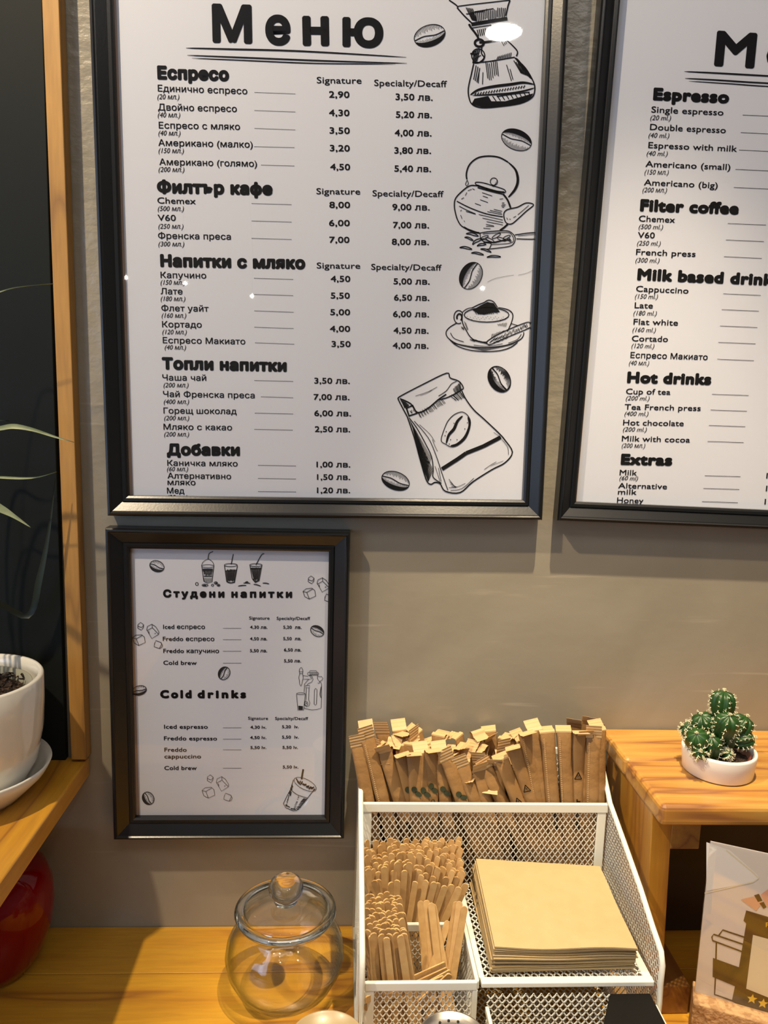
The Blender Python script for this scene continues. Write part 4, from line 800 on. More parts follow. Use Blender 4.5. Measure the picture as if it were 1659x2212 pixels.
# leaf print, seam and recycling mark as flat print meshes in sachet space
def print_mesh(kind):
    vs, fs = [], []
    def quad(pts): n = len(vs); vs.extend(pts); fs.append(tuple(range(n, n+len(pts))))
    Y = -.0036
    def el(cx, cz, rx, rz, rot, n=10):
        quad([(cx+rx*math.cos(t)*math.cos(rot)-rz*math.sin(t)*math.sin(rot), Y, cz+rx*math.cos(t)*math.sin(rot)+rz*math.sin(t)*math.cos(rot)) for t in [2*math.pi*i/n for i in range(n)]])
    def seg(x0, z0, x1, z1, w_=.0006):
        d = Vector((x1-x0, z1-z0)); d.normalize(); nx, nz = -d.y*w_/2, d.x*w_/2; quad([(x0+nx, Y, z0+nz), (x0-nx, Y, z0-nz), (x1-nx, Y, z1-nz), (x1+nx, Y, z1+nz)])
    if kind == 'leaf':
        el(-.0015, -.0365, .0030, .0036, .4); el(.0022, -.0415, .0026, .0042, .9)
        for k in range(8): t0, t1 = math.pi*k/4, math.pi*(k+1)/4; seg(.0022*math.cos(t0), -.0535+.0026*math.sin(t0), .0022*math.cos(t1), -.0535+.0026*math.sin(t1), .0008)
    if kind == 'recycle':
        z0 = -.046; P_ = [(-.0036, z0-.003), (.0036, z0-.003), (.0, z0+.0045)]
        for i in range(3): seg(*P_[i], *P_[(i+1) % 3], .0008)
        seg(-.001, z0-.001, .001, z0+.001); seg(-.0012, z0+.001, -.0002, z0+.001); seg(.0004, z0-.0015, .0014, z0-.0015)
    if kind == 'seam':
        for k in range(60): seg(-.0052, -.004-.0021*k, -.0036, -.004-.0021*k, .0010)
    me = bpy.data.meshes.new('print_'+kind); me.from_pydata(vs, [], fs); me.materials.append(M['kraft2'] if kind == 'seam' else M['greenp'] if kind == 'leaf' else M['ink'])
    return me
PR_M = {k: print_mesh(k) for k in ('leaf', 'recycle', 'seam')}
def word_mesh(s, em):
    cu = bpy.data.curves.new('w', 'FONT'); cu.body = s; cu.resolution_u = 2; cu.offset = .02; o = bpy.data.objects.new('w', cu); C.objects.link(o); bpy.context.view_layer.update()
    m0 = bpy.data.meshes.new_from_object(o.evaluated_get(bpy.context.evaluated_depsgraph_get()))
    vs = [(.003-v.co.y*em, -.0037, v.co.x*em-.105) for v in m0.vertices]; fs = [tuple(p.vertices) for p in m0.polygons]
    me = bpy.data.meshes.new('print_word'); me.from_pydata([(-x, y, z_) if False else (x, y, z_) for x, y, z_ in vs], [], fs); me.materials.append(M['ink'])
    bpy.data.objects.remove(o); return me
W1, W2 = word_mesh('and paper', .0085), word_mesh('wooden', .0085)
def sachet(T_, B_, yaw, var, label, prints=(), group='sugar sachets in the rear compartment'):
    """T_ top of the tube, B_ a point lower down its axis"""
    T_, B_ = Vector(T_), Vector(B_); zc = (T_-B_).normalized()
    yc = Vector((math.sin(yaw), math.cos(yaw), 0)); xc = yc.cross(zc).normalized(); yc = zc.cross(xc)
    r = bpy.data.objects.new('sugar_sachet', S_VAR[var][0]); C.objects.link(r); tag(r, label, 'sachet', group)
    r.matrix_world = Matrix.Translation(T_) @ Matrix((xc, yc, zc)).transposed().to_4x4()
    f_ = bpy.data.objects.new('crimped_end', S_VAR[var][1]); C.objects.link(f_); f_.parent = r
    for p_ in prints:
        o = bpy.data.objects.new('printed_mark', p_ if not isinstance(p_, str) else PR_M[p_]); C.objects.link(o); o.parent = r
    return r
front = [ # crop, top x, top y, bottom x (at crop y 1145), prints, variant
 ('a', 190, 520, 300, (), 0), ('a', 300, 420, 480, ('seam',), 0), ('a', 505, 590, 680, (W2,), 3), ('a', 700, 610, 815, ('leaf',), 2), ('a', 850, 600, 880, ('leaf',), 2), ('a', 945, 610, 985, ('leaf',), 1),
 ('a', 1060, 560, 1065, ('leaf',), 2), ('a', 1165, 600, 1230, ('leaf',), 1), ('a', 1255, 680, 1420, ('leaf',), 0), ('a', 1430, 760, 1570, (), 0), ('b', 30, 780, 110, (), 3), ('b', 110, 760, 300, (), 0),
 ('b', 290, 660, 480, ('recycle',), 4), ('b', 420, 500, 630, ('recycle',), 2), ('b', 560, 340, 710, ('seam',), 2), ('b', 680, 330, 790, (), 1), ('b', 815, 345, 880, ('seam', W2), 4), ('b', 1005, 335, 1040, ('seam',), 4),
 ('b', 1180, 330, 1150, ('recycle', W1), 2), ('b', 1235, 400, 1220, (), 3), ('b', 1350, 400, 1330, ('seam',), 0), ('b', 1420, 330, 1425, (), 1)]
lab = ['plain brown sachet at the far left of the front row', 'brown sachet with ribbed seam, second from left in the front row', 'brown sachet with dark script, third from left in the front row', 'leaf print sachet, leftmost of those with leaves', 'leaf print sachet, second of those with leaves', 'leaf print sachet, third of those with leaves',
 'leaf print sachet standing beside the dark gap', 'leaf print sachet right of the dark gap', 'leaf print sachet, rightmost of those with leaves', 'creased plain sachet leaning in the middle of the front row', 'plain sachet pressed behind the short upside sachet', 'short plain sachet with a rounded lower end, middle of front row',
 'sachet with a recycling mark, left one of the leaning pair', 'sachet with a recycling mark and pale bent flap, right one of the pair', 'tall sachet leaning left beside the recycling mark pair', 'shaded sachet behind the tall leaning one', 'upright sachet with seam, left of the white rail gap', 'upright sachet with seam, between the two white rail gaps',
 'sachet with a recycling mark and sideways lettering, right of the rail gap', 'narrow sachet with a creased flap right of the lettered one', 'wide pale sachet second from the right end', 'sachet at the far right end against the side mesh']
occupied = []
for i, (cz, tx, ty, bx, pr, vr) in enumerate(front):
    ox, oy, k = (740, 1520, 5.53) if cz == 'a' else (1030, 1520, 5.3516)
    yt = -.0612+.004*((i*5) % 4)/3
    A_ = at(1, yt, ox+tx/k, oy+ty/k); B_ = at(1, yt-.0009, ox+bx/k, oy+1145/k)
    sachet(A_, B_, random.uniform(-.25, .25), vr, lab[i], pr)
rnd = random.Random(3)
k = 0
for row, (yy, n, x0, x1, zt) in enumerate([(-.053, 11, .036, .212, .2110), (-.046, 12, .032, .212, .2185), (-.038, 13, .034, .212, .2255), (-.030, 13, .032, .210, .2310), (-.023, 12, .036, .206, .2350)]):
    for j in range(n):
        x = x0+(x1-x0)*(j+.5)/n+rnd.uniform(-.003, .003)
        zt_ = zt+rnd.uniform(-.008, .009); lean = rnd.uniform(-.032, .014)
        if 0.115 < x < .165 and row < 2: zt_ -= .006
        sachet((x+lean*.4, yy+rnd.uniform(-.002, .002), zt_), (x-lean*.6, yy+rnd.uniform(-.004, .003), zt_-.13), rnd.uniform(-1.1, 1.1), rnd.randrange(6), 'brown paper sugar sachet packed behind the front row of the mesh organiser', ('seam',) if rnd.random() < .3 else (), 'sachets packed behind the front row')
for px, py, dx, l_ in ((1273, 1566, -.006, 'highest brown sachet in the right rear corner'), (1290, 1578, .004, 'rearmost brown sachet at the right side mesh'), (1240, 1570, 0, 'brown sachet behind the lettered one at right')):
    a_ = at(1, -.03, px, py); sachet(a_, a_+Vector((dx, 0, -.13)), .4, 3, l_, (), 'sachets in the right rear corner')

# ------------------------------------------------------------------ wooden stirrers
def stick_mesh(name, m, ln=.138, wd=.0062, th=.0013):
    out = []; n = 5
    for k in range(n+1): a_ = math.pi*k/n; out.append((wd/2*math.cos(a_), ln-wd*.45+wd*.45*math.sin(a_)))
    for k in range(n+1): a_ = math.pi+math.pi*k/n; out.append((wd/2*math.cos(a_), wd*.45+wd*.45*math.sin(a_)))
    N = len(out); vs = [(x, -th/2, z_) for x, z_ in out]+[(x, th/2, z_) for x, z_ in out]
    fs = [tuple(range(N)), tuple(range(2*N-1, N-1, -1))]+[(i, N+i, N+(i+1) % N, (i+1) % N) for i in range(N)]
    me = bpy.data.meshes.new(name); me.from_pydata(vs, [], fs); me.materials.append(m); return me
ST = [stick_mesh('stirrer', M['stick']), stick_mesh('stirrer', M['stick2']), stick_mesh('stirrer', M['stick'], .136, .0058)]
def stick(B_, T_, yaw, label, group):
    B_, T_ = Vector(B_), Vector(T_); zc = (T_-B_).normalized(); yc = Vector((math.sin(yaw), math.cos(yaw), 0)); xc = yc.cross(zc).normalized(); yc = zc.cross(xc)
    o = bpy.data.objects.new('wooden_stirrer', random.choice(ST)); C.objects.link(o)
    o.matrix_world = Matrix.Translation(B_) @ Matrix((xc, yc, zc)).transposed().to_4x4()
    tag(o, label, 'stirrer', group); return o
rnd = random.Random(11)
LA, GA = 'flat wooden stirrer in the packed rear compartment beside the napkins', 'stirrers in the rear stirrer compartment'
nx, ny = 17, 11
for j in range(ny):
    for i in range(nx):
        u, v = (i+rnd.uniform(.1, .9))/nx, (j+rnd.uniform(.1, .9))/ny      # v = 0 front, 1 back
        tx = .0305+.0975*u; ty = -.132+.056*v
        v = v**.72; ty = -.132+.056*v; tz = .1535+rnd.uniform(-.006, .006)-.030*max(0, u-.35)*(1-v)-.006*(u < .25)-.010*(v < .1)
        bx = .054+.024*u+rnd.uniform(-.002, .002); by = -.126+.044*v
        d = Vector((tx-bx, ty-by, tz)); 
        B_ = Vector((tx, ty, tz))-d.normalized()*.138
        if B_.z < .006: B_ += Vector((0, 0, .006-B_.z))
        stick(B_, B_+d, (u-.4)*.9+rnd.uniform(-.5, .5), LA, GA)
LB, GB = 'flat wooden stirrer in the left bundle of the front stirrer compartment', 'stirrers in the left bundle of the front compartment'
for j in range(9):
    for i in range(8):
        u, v = (i+rnd.uniform(.1, .9))/8, (j+rnd.uniform(.1, .9))/9
        tx = .0305+.033*u; ty = -.203+.060*v; tz = .127+rnd.uniform(-.005, .005)-.012*(1-v)+.004*u
        bx = .040+.046*u; by = -.200+.056*v; d = Vector((tx-bx, ty-by, tz)); B_ = Vector((tx, ty, tz))-d.normalized()*.138
        if B_.z < .006:
            t_ = (.006-B_.z); B_ += Vector((0, 0, t_))*.15
            B_.z = max(B_.z, .0052)
        stick(B_, B_+d, rnd.uniform(-.5, .5), LB, GB)
for (tx, ty), (bx, by), yt, l_ in [((905, 2020), (912, 2120), -.150, 'thin edge-on stirrer standing alone against the mesh partition'), ((918, 2015), (925, 2120), -.150, 'stirrer leaning against the partition, left of the middle group'), ((928, 2014), (940, 2120), -.153, 'front stirrer of the middle leaning group'), ((932, 2012), (950, 2110), -.151, 'rear stirrer of the middle leaning group'),
    ((967, 2022), (944, 2090), -.152, 'stirrer leaning right beside the upright right-hand group'), ((983, 2005), (968, 2100), -.148, 'tall stirrer at the back of the right-hand group'), ((990, 2003), (976, 2115), -.152, 'edge-on stirrer in the right-hand group'), ((1001, 2012), (984, 2115), -.156, 'rightmost stirrer of the front compartment')]:
    a_ = at(1, yt, tx, ty); b_ = at(1, yt-.012, bx, by); d = (a_-b_).normalized(); b2 = a_-d*.138
    if b2.z < .006: b2.z = .006
    stick(b2, b2+d, rnd.uniform(-.2, .2), l_, 'loose stirrers in the front compartment')
for i, ((tx, ty), (bx, by)) in enumerate([((958, 2085), (880, 2120)), ((962, 2097), (890, 2130)), ((972, 2100), (900, 2140)), ((958, 2113), (905, 2135)), ((970, 2108), (935, 2140))]):
    a_ = at(1, -.180-.004*i, tx, ty); b_ = at(1, -.196, bx, by); d = (a_-b_).normalized(); b2 = a_-d*.085; b2.x = max(b2.x, .034)
    o = stick(a_-d*.078, a_, -.3, 'stirrer lying slanted across the front compartment, %s' % ['topmost', 'second from top', 'third from top', 'lowest and leftmost', 'lowest at the right'][i], 'slanted stirrers in the front compartment'); o.scale = (1, 1, .58)

# ------------------------------------------------------------------ napkins
rnd = random.Random(5)
NB = [(.1375, -.2015), (.2640, -.1985), (.2665, -.0835), (.1400, -.0780)]   # front-left, front-right, back-right, back-left
NT = [(.1390, -.2034), (.2630, -.2046), (.2671, -.0889), (.1451, -.0748)]
nl = 13; z0 = .1050
for k in range(nl):
    t = k/(nl-1); th = .0021 if k < nl-1 else .0024; n = 12
    cor = [(NB[i][0]*(1-t)+NT[i][0]*t+rnd.uniform(-.0012, .0012), NB[i][1]*(1-t)+NT[i][1]*t+rnd.uniform(-.0012, .0012)) for i in range(4)]
    zb = z0+k*.00198; vs, fs = [], []; ph = .6+.15*k
    for lay in (0, 1):
        for j in range(n+1):
            for i in range(n+1):
                u, v = i/n, j/n
                x = (cor[0][0]*(1-u)+cor[1][0]*u)*(1-v)+(cor[3][0]*(1-u)+cor[2][0]*u)*v; y = (cor[0][1]*(1-u)+cor[1][1]*u)*(1-v)+(cor[3][1]*(1-u)+cor[2][1]*u)*v
                wv = .0012*t*(math.sin(u*7+ph)*math.exp(-v*2.5)+.6*math.sin(v*8+1)*u)
                e_ = .0004 if (i in (0, n) or j in (0, n)) else 0
                vs.append((x, y, zb+wv+lay*(th-.0002)+(e_ if lay == 0 else -e_)))
    m_ = (n+1)*(n+1)
    for j in range(n):
        for i in range(n):
            a_ = j*(n+1)+i; fs.append((a_+n+1, a_+n+2, a_+1, a_)); fs.append((m_+a_, m_+a_+1, m_+a_+n+2, m_+a_+n+1))
    for i in range(n):
        fs.append((i, i+1, m_+i+1, m_+i)); a_ = n*(n+1)+i; fs.append((a_+1, a_, m_+a_, m_+a_+1)); a_ = i*(n+1); fs.append((a_+n+1, a_, m_+a_, m_+a_+n+1)); a_ = i*(n+1)+n; fs.append((a_, a_+n+1, m_+a_+n+1, m_+a_))
    o = obj('paper_napkin', (vs, fs), M['napkin'] if k % 3 else M['napkin2'] if k < nl-1 else M['napkin'], origin=((cor[0][0]+cor[1][0])/2, -.14, zb), smooth=False)
    if k == nl-1: o.data.materials[0] = M['napkin']
    ORD = ['topmost', 'second', 'third', 'fourth', 'fifth', 'sixth', 'seventh', 'eighth', 'ninth', 'tenth', 'eleventh', 'twelfth']
    tag(o, 'lowest brown paper napkin, resting on the mesh tray' if k == 0 else ORD[nl-1-k]+' brown paper napkin%s of the stack on the mesh tray' % ('' if k == nl-1 else ' from the top'), 'napkin', 'stacked brown napkins')

# ------------------------------------------------------------------ glass jar with lid
jx, jy = -.0450, -.0959
jar = thing('glass_jar', (jx, jy, 0), 'round bellied clear glass jar standing left of the mesh organiser', 'jar')
outp = [(.0, .0003), (.030, .0003), (.037, .003), (.048, .014), (.0560, .030), (.0585, .043), (.0565, .056), (.050, .069), (.0440, .077), (.0425, .081), (.0465, .084), (.0475, .087)]
inn = [(.0455, .087), (.0405, .081), (.0420, .076), (.0478, .068), (.0540, .056), (.0558, .043), (.0538, .031), (.0475, .017), (.038, .0085), (.028, .0065), (.0, .0065)]
obj('jar_body', lathe([(max(r, .0002), z_) for r, z_ in outp+inn], jx, jy, 64), M['thin'], jar, smooth=True)
obj('jar_lid', lathe([(.0368, .0760), (.0380, .0880), (.0410, .0925), (.0395, .0932), (.0300, .0962), (.0160, .0980), (.0002, .0985)], jx, jy, 64), M['thin'], jar, smooth=True)
obj('lid_rim', lathe([(.0415, .0872), (.0470, .0868), (.0498, .0885), (.0493, .0908), (.0465, .0922), (.0425, .0920), (.0408, .0900), (.0415, .0872)], jx, jy, 64), M['glass'], jar, smooth=True)
obj('lid_knob', lathe([(.0002, .0978), (.0105, .0975), (.0115, .0990), (.0102, .1010), (.0130, .1035), (.0166, .1090), (.0170, .1145), (.0145, .1200), (.0095, .1235), (.0002, .1245)], jx, jy, 48), M['glass'], jar, smooth=True)

# ------------------------------------------------------------------ plant pot on the left shelf
zs = .2008
def scl(prof_, kr, kz): return [(r*kr, zs+(z_-zs)*kz) for r, z_ in prof_]
px_, py_ = -.3462, -.0849
pot = thing('potted_plant', (px_, py_, zs), 'white glazed pot on a saucer with thin arching leaves, on the left shelf', 'potted plant')
obj('saucer', lathe(scl([(.0005, zs), (.048, zs), (.052, zs+.003), (.070, zs+.015), (.0753, zs+.022), (.0742, zs+.0232), (.0685, zs+.0185), (.050, zs+.0075), (.0005, zs+.006)], .967, 1.45), px_, py_, 64), M['ceramic'], pot, smooth=True)
obj('pot', lathe(scl([(.0005, zs+.0085), (.042, zs+.0085), (.052, zs+.014), (.0625, zs+.032), (.0685, zs+.060), (.0702, zs+.085), (.0702, zs+.108), (.0685, zs+.1098), (.0655, zs+.1090), (.0648, zs+.100), (.064, zs+.040), (.0005, zs+.02)], .967, 1.085), px_, py_, 64), M['ceramic'], pot, smooth=True)
obj('inner_pot', lathe(scl([(.050, zs+.04), (.0580, zs+.098), (.0595, zs+.101), (.0570, zs+.101), (.0540, zs+.090)], .967, 1.085), px_, py_, 48), M['greyplastic'], pot, smooth=True)
vs, fs = [], []; rnd = random.Random(2)
for i in range(15):
    for k in range(32):
        r = .0565*i/14; a_ = 2*math.pi*k/32; vs.append((px_+r*math.cos(a_), py_+r*math.sin(a_), zs+.100+rnd.uniform(-.002, .004)))
for i in range(14):
    for k in range(32): fs.append((i*32+k, i*32+(k+1) % 32, (i+1)*32+(k+1) % 32, (i+1)*32+k))
obj('soil', (vs, fs), M['soil'], pot)
crumbs = []
for k in range(140):
    r = .055*math.sqrt(rnd.random()); a_ = rnd.uniform(-1.2, 1.4); s_ = rnd.uniform(.0006, .0018); p_ = (px_+r*math.cos(a_), py_+r*math.sin(a_), zs+.1025+rnd.uniform(0, .003))
    crumbs.append(bar(p_, (p_[0]+rnd.uniform(-1, 1)*s_*4, p_[1]+rnd.uniform(-1, 1)*s_*4, p_[2]+rnd.uniform(0, 1)*s_*2), s_*.5))
tag(obj('bark_crumbs', join(*crumbs), M['soil'], pot), kind='stuff')
obj('pebble', ball((px_+.030, py_-.040, zs+.105), .010, 12, 8, (1.3, 1, .6)), M['pebble'], pot, smooth=True)
obj('pebble', ball((px_+.036, py_-.018, zs+.1035), .007, 12, 8, (1.6, .8, .5)), M['black'], pot, smooth=True)
def leaf(pix, yl, w_, m, start=None):
    """arching blade from the middle of the pot through the points the photograph shows"""
    pts = [Vector(start or (px_-.004, py_, zs+.095))]
    P_ = [at(1, yl+.0*i, x, y) for i, (x, y) in enumerate(pix)]
    mid = (pts[0]+P_[0])/2+Vector((-.02, 0, .05)); pts += [mid]+P_
    Q = []
    for i in range(len(pts)-1):
        p0, p1, p2, p3 = pts[max(i-1, 0)], pts[i], pts[i+1], pts[min(i+2, len(pts)-1)]
        for k in range(6):
            t = k/6; Q.append(.5*((2*p1)+(p2-p0)*t+(2*p0-5*p1+4*p2-p3)*t*t+(3*p1-p0-3*p2+p3)*t*t*t))
    Q.append(pts[-1]); vs, fs = [], []; n = len(Q)
    for i, q_ in enumerate(Q):
        d = (Q[min(i+1, n-1)]-Q[max(i-1, 0)]).normalized(); s_ = d.cross(Vector((0, -1, .35))).normalized(); k = w_*min(1, .5+i/n)*min(1, (n-1-i)/n*2.4+.04)
        vs += [q_+s_*k, q_+Vector((0, .0008, -.0006)), q_-s_*k]
    for i in range(n-1): fs += [(3*i, 3*i+1, 3*i+4, 3*i+3), (3*i+1, 3*i+2, 3*i+5, 3*i+4)]
    return obj('leaf_blade', (vs, fs), m, pot, smooth=True)
leaf([(-60, 650), (0, 630), (40, 620), (115, 612)], -.06, .0007, M['leaf'])
leaf([(-60, 935), (0, 925), (30, 921), (70, 928), (120, 944), (160, 955)], -.06, .0024, M['leaf'])
leaf([(-60, 1028), (0, 1031), (50, 1033), (85, 1030), (122, 1019)], -.05, .0012, M['leaf'])
leaf([(-60, 1070), (0, 1098), (30, 1115), (66, 1139)], -.08, .0036, M['leaf'])
leaf([(-80, 905), (-20, 907), (20, 909)], -.05, .0016, M['leaf_and_shadow'])
leaf([(60, 1330), (85, 1250), (105, 1150), (120, 1030)], -.03, .0034, M['leaf_and_shadow'], (px_+.02, py_+.01, zs+.095))  # dark blade shape standing in for a shadow
for a_ in ((-.10, .16, .18), (-.16, .05, .12), (-.06, -.10, .2), (-.14, -.06, .16)):
    s0 = Vector((px_, py_, zs+.095)); P_ = [s0+Vector((a_[0]*t, min(a_[1]*t, .06) if a_[1] > 0 else a_[1]*t, a_[2]*(t*1.8-t*t*1.2))) for t in [i/8 for i in range(9)]]
    vs, fs = [], []
    for i, q_ in enumerate(P_): k = .003*(1-(i/8)**2)+.0002; vs += [q_+Vector((0, k, 0)), q_-Vector((0, k, 0))]
    obj('leaf_blade', (vs, [(2*i, 2*i+1, 2*i+3, 2*i+2) for i in range(8)]), M['leaf'], pot)

# ------------------------------------------------------------------ red vase under the shelf
rx, ry = -.3400, -.0640
tag(obj('red_vase', lathe([(.0005, .0), (.026, .0), (.034, .004), (.046, .022), (.0545, .048), (.0575, .072), (.0560, .092), (.050, .108), (.038, .119), (.024, .123), (.020, .1215), (.018, .112), (.0005, .105)], rx, ry, 64), M['red'], smooth=True, origin=(rx, ry, 0)), 'glossy dark red rounded vase under the left shelf', 'vase')

# ------------------------------------------------------------------ cactus
cx_, cy_, cz_ = .3737, -.0982, .2392
cac = thing('potted_cactus', (cx_, cy_, cz_), 'small green clustered cactus in a low white dish on the riser shelf', 'potted cactus')
obj('dish', lathe([(.0005, cz_), (.0305, cz_), (.0325, cz_+.0015), (.0345, cz_+.022), (.0340, cz_+.0242), (.0322, cz_+.0243), (.0312, cz_+.022), (.030, cz_+.006), (.0005, cz_+.005)], cx_, cy_, 56), M['ceramic2'], cac, smooth=True)
obj('inner_pot', lathe([(.0235, cz_+.006), (.0280, cz_+.021), (.0287, cz_+.021), (.0285, cz_+.019), (.026, cz_+.006)], cx_, cy_, 40), M['brownplastic'], cac, smooth=True)
vs, fs = [], []
for i in range(10):
    for k in range(28): r = .0275*i/9; a_ = 2*math.pi*k/28; vs.append((cx_+r*math.cos(a_), cy_+r*math.sin(a_), cz_+.0155+rnd.uniform(-.001, .0018)))
for i in range(9):
    for k in range(28): fs.append((i*28+k, i*28+(k+1) % 28, (i+1)*28+(k+1) % 28, (i+1)*28+k))
obj('soil', (vs, fs), M['soil'], cac)
def lobe(c, ax, R, L_, ribs=7, rot=0.0):
    c = Vector(c); ax = Vector(ax).normalized(); s_ = ax.cross(Vector((.3, 1, .2))).normalized(); t_ = ax.cross(s_)
    n, m_ = ribs*6, 12; vs, fs = [], []; spv = []
    for j in range(m_+1):
        t = j/m_; h = -L_/2+L_*t; pr = math.sin(math.pi*(.10+.90*(1-t))**.9)**.62 if t > 0 else .5
        pr = math.sqrt(max(0, 1-abs(2*t-1)**2.6)) if t > .5 else (.62+.38*math.sin(math.pi*t))
        if j == m_: pr = .02
        for k in range(n):
            a_ = 2*math.pi*k/n; rb = abs(math.cos(ribs*a_/2)); r = R*pr*(.78+.22*rb)
            hh = h-(.08*R*(1-rb) if t > .8 else 0)
            if t > .85: hh -= R*.10*(t-.85)/.15
            vs.append(c+s_*r*math.cos(a_+rot)+t_*r*math.sin(a_+rot)+ax*hh)
    for j in range(m_):
        for k in range(n): fs.append((j*n+k, j*n+(k+1) % n, (j+1)*n+(k+1) % n, (j+1)*n+k))
    fs.append(tuple(m_*n+k for k in range(n)))
    o = obj('cactus_stem', (vs, fs), M['cactus'], cac, smooth=True)
    sp = []; rn = random.Random(ribs*100+int(L_*1e5))
    for k in range(ribs):
        for j in range(2, m_+1, 2 if L_ > .02 else 1):
            p_ = vs[j*n+(k*6)]; nrm = (p_-c-ax*((p_-c).dot(ax)*.6)).normalized()
            sp.append(ball(p_+nrm*.0001, .00062, 5, 3))
            for q in range(3):
                d = (nrm+Vector((rn.uniform(-1, 1), rn.uniform(-1, 1), rn.uniform(-1, 1)))*.8).normalized(); sp.append(bar(p_, p_+d*.0026, .00012))
    for q in range(10): d = (ax+Vector((rn.uniform(-1, 1), rn.uniform(-1, 1), rn.uniform(-1, 1)))*.6).normalized(); b_ = c+ax*(L_/2-R*.1); sp.append(bar(b_, b_+d*.003, .00015))
    tag(obj('spines', join(*sp), M['spine'], o), kind='stuff')
def cp(x, y, yy): return at(1, yy, x, y)
for x, y, yy, ax, R, L_, rb, ro in [(1562, 1585, -.100, (0, 0, 1), .0125, .040, 7, 0), (1561, 1520, -.092, (.05, .05, 1), .0122, .028, 8, .3), (1522, 1566, -.088, (-.45, -.1, 1), .0125, .027, 8, .2), (1488, 1578, -.083, (-.9, -.1, .8), .0080, .018, 7, .5), (1507, 1600, -.110, (-.45, -.55, 1), .0118, .026, 8, .1),
    (1568, 1568, -.112, (.05, -.35, 1), .0118, .028, 7, .4), (1598, 1570, -.096, (.5, -.1, 1), .0118, .027, 8, .6), (1606, 1598, -.102, (1, -.2, .35), .0090, .022, 7, .1), (1510, 1626, -.118, (-.3, -.8, .6), .0072, .016, 7, .3), (1572, 1630, -.118, (.2, -.6, .5), .0045, .010, 6, .3), (1535, 1612, -.112, (-.1, -.3, 1), .011, .026, 7, .5)]:
    lobe(cp(x, y, yy), ax, R, L_, rb, ro)

# ------------------------------------------------------------------ sign holder with cork base
A_ = at(1, -.165, 1533, 1813); th_ = math.radians(24); D_ = Vector((math.cos(th_), -math.sin(th_), 0)); N_ = Vector((-math.sin(th_), -math.cos(th_), 0))
zc0 = at(1, -.165, 1505, 2140).z
sg = thing('table_sign', (A_.x+.05, A_.y-.03, 0), 'upright clear sign holder with a coffee cup leaflet on a cork base', 'sign')
def sp_(u, z_, n=0): return Vector((A_.x, A_.y, z_))+D_*u+N_*n
def slab(u0, u1, z0_, z1_, n0, n1): return hexa([sp_(u0, z0_, n0), sp_(u1, z0_, n0), sp_(u1, z0_, n1), sp_(u0, z0_, n1)], [sp_(u0, z1_, n0), sp_(u1, z1_, n0), sp_(u1, z1_, n1), sp_(u0, z1_, n1)])
obj('cork_base', slab(-.001, .121, .0003, zc0, -.014, .016), M['cork'], sg, bevel=.0015)
card = obj('leaflet', slab(.0008, .119, zc0, A_.z-.001, .0005, .0011), M['card'], sg)
obj('acrylic_sheet', slab(0, .12, zc0, A_.z, .0016, .0036), M['pane'], sg, bevel=.0004)
def onsign(x, y, lift=0):
    """photograph pixel -> leaflet face"""
    d = F_+(x-CXP)/FPX*R_-(y-CYP)/FPX*U_; o_ = sp_(0, 0, .00125+lift); t = (o_-CAM).dot(N_)/d.dot(N_); return CAM+d*t
def sk(lift): i = Ink(lambda x, y, l: onsign(x, y, l)); i.d = lift; return Z(i, 1440, 1780, 5.1187)
z = sk(0.0); z.fl([(440, 200), (700, 290), (1000, 560), (1020, 600), (980, 640), (440, 740)]); z.i.build('leaflet_triangle', M['cardgrey'], card)
z = sk(.00006); z.st([(660, 290), (960, 540), (1015, 600), (960, 640), (420, 765)], 14, smooth=False); z.i.build('leaflet_line', M['cream'], card)
z = sk(.0001); z.fl([(880, 955), (1300, 1080), (1300, 2300), (720, 1960), (720, 1960), (800, 1580), (880, 1100), (850, 1070)]); z.fl([(512, 1480), (870, 1610), (840, 1830), (508, 1690)])
for L_ in ([(575, 1235), (620, 1172), (860, 1252)], [(850, 1332), (520, 1220), (500, 1250), (510, 1290), (835, 1412)], [(550, 1310), (545, 1500)], [(540, 1690), (530, 1885), (740, 1960)]): z.st(L_, 17, smooth=False)
z.i.build('leaflet_cup_print', M['dkgreen'], card)
z = sk(.0001); z.fl([(820, 835), (960, 800), (1060, 870), (990, 960)]); z.fl([(1040, 780), (1121, 720), (1121, 930), (1090, 880)]); z.i.build('leaflet_salmon_shape', M['skin'], card)
z = sk(.00016); z.fl([(968, 788), (1020, 772), (1060, 848), (1010, 862)]); z.fl([(1025, 875), (1072, 860), (1105, 920), (1070, 938)]); z.i.build('leaflet_black_shape', M['ink'], card)
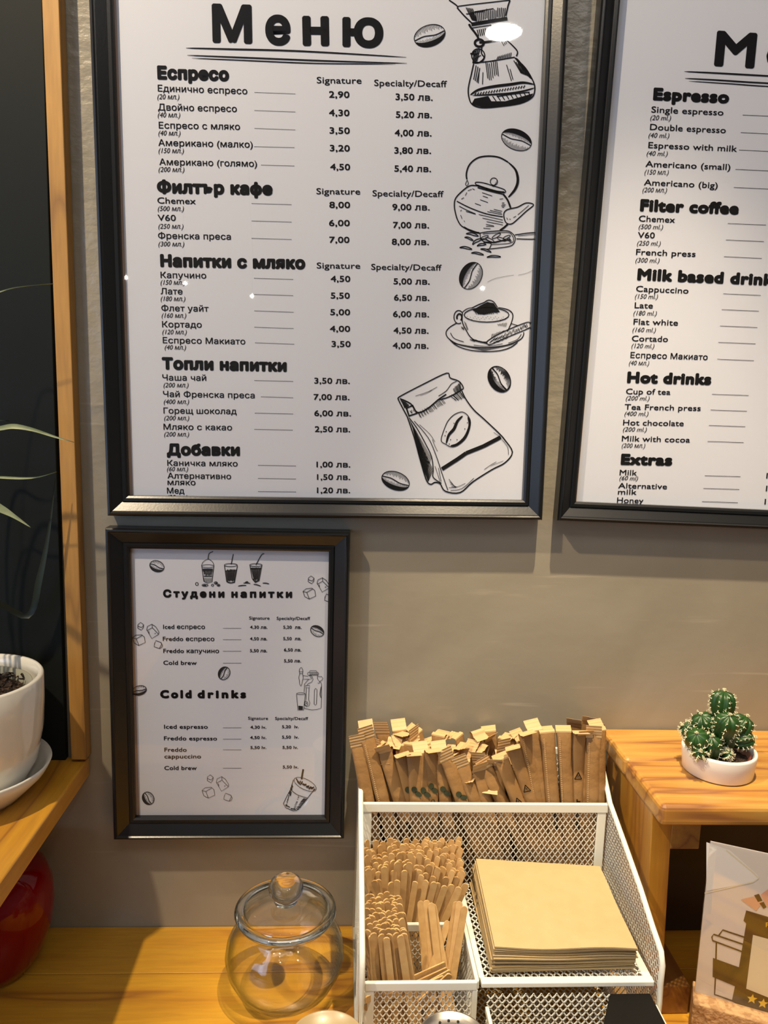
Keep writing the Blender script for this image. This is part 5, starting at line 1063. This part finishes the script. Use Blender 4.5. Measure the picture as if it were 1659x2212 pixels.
z = sk(.00016); z.fl([(955, 1225), (1300, 1320), (1300, 1990), (880, 1820)]); z.i.build('leaflet_sticker', M['cream'], card)
z = sk(.0002)
for cx2, cy2 in ((945, 1935), (1065, 1985), (1185, 2030)):
    z.fl([(cx2+60*math.cos(t), cy2+56*math.sin(t)) if i % 2 == 0 else (cx2+27*math.cos(t), cy2+25*math.sin(t)) for i, t in enumerate([math.radians(-80+36*j) for j in range(10)])])
z.st([(1102, 1090), (1102, 1140)], 9, smooth=False); z.st([(1102, 1092), (1125, 1096)], 9, smooth=False); z.st([(1102, 1114), (1120, 1118)], 9, smooth=False)
z.i.build('leaflet_gold_print', M['gold'], card)

# ------------------------------------------------------------------ things in front of the organiser, cut off by the frame
c1 = thing('lidded_container', (-.001, -.263, 0), 'round container with a beige lid at the bottom edge, left of the shaker', 'container')
obj('container_body', lathe([(.0005, .0), (.026, 0), (.028, .004), (.028, .092), (.027, .094)], -.001, -.263, 48, cap0=True), M['frost'], c1, smooth=True)
obj('container_lid', lathe([(.0300, .090), (.0305, .092), (.0305, .098), (.0298, .1), (.0285, .1), (.0278, .0985), (.0005, .0985)], -.001, -.263, 48), M['frost'], c1, smooth=True)
c2 = thing('sugar_shaker', (.0967, -.262, 0), 'round shaker with a perforated steel lid in front of the organiser', 'shaker')
obj('shaker_body', lathe([(.0005, .0004), (.024, .0004), (.026, .004), (.026, .088), (.0255, .09)], .0967, -.262, 48), M['steel'], c2, smooth=True)
ld = obj('shaker_lid', lathe([(.0272, .086), (.0276, .088), (.0276, .097), (.0270, .1), (.0258, .1), (.0245, .0975), (.012, .099), (.0005, .0994)], .0967, -.262, 48), M['steel'], c2, smooth=True)
hs = []
for r, n in ((.006, 6), (.012, 10), (.018, 15)):
    for k in range(n):
        a_ = 2*math.pi*k/n+.2*r*100; hx, hy = .0967+r*math.cos(a_), -.262+r*math.sin(a_); hs.append(lathe([(.0002, .0992), (.0011, .0992), (.0011, .0978)], hx, hy, 8))
obj('shaker_hole', join(*hs), M['hole'], ld)['kind'] = 'stuff'
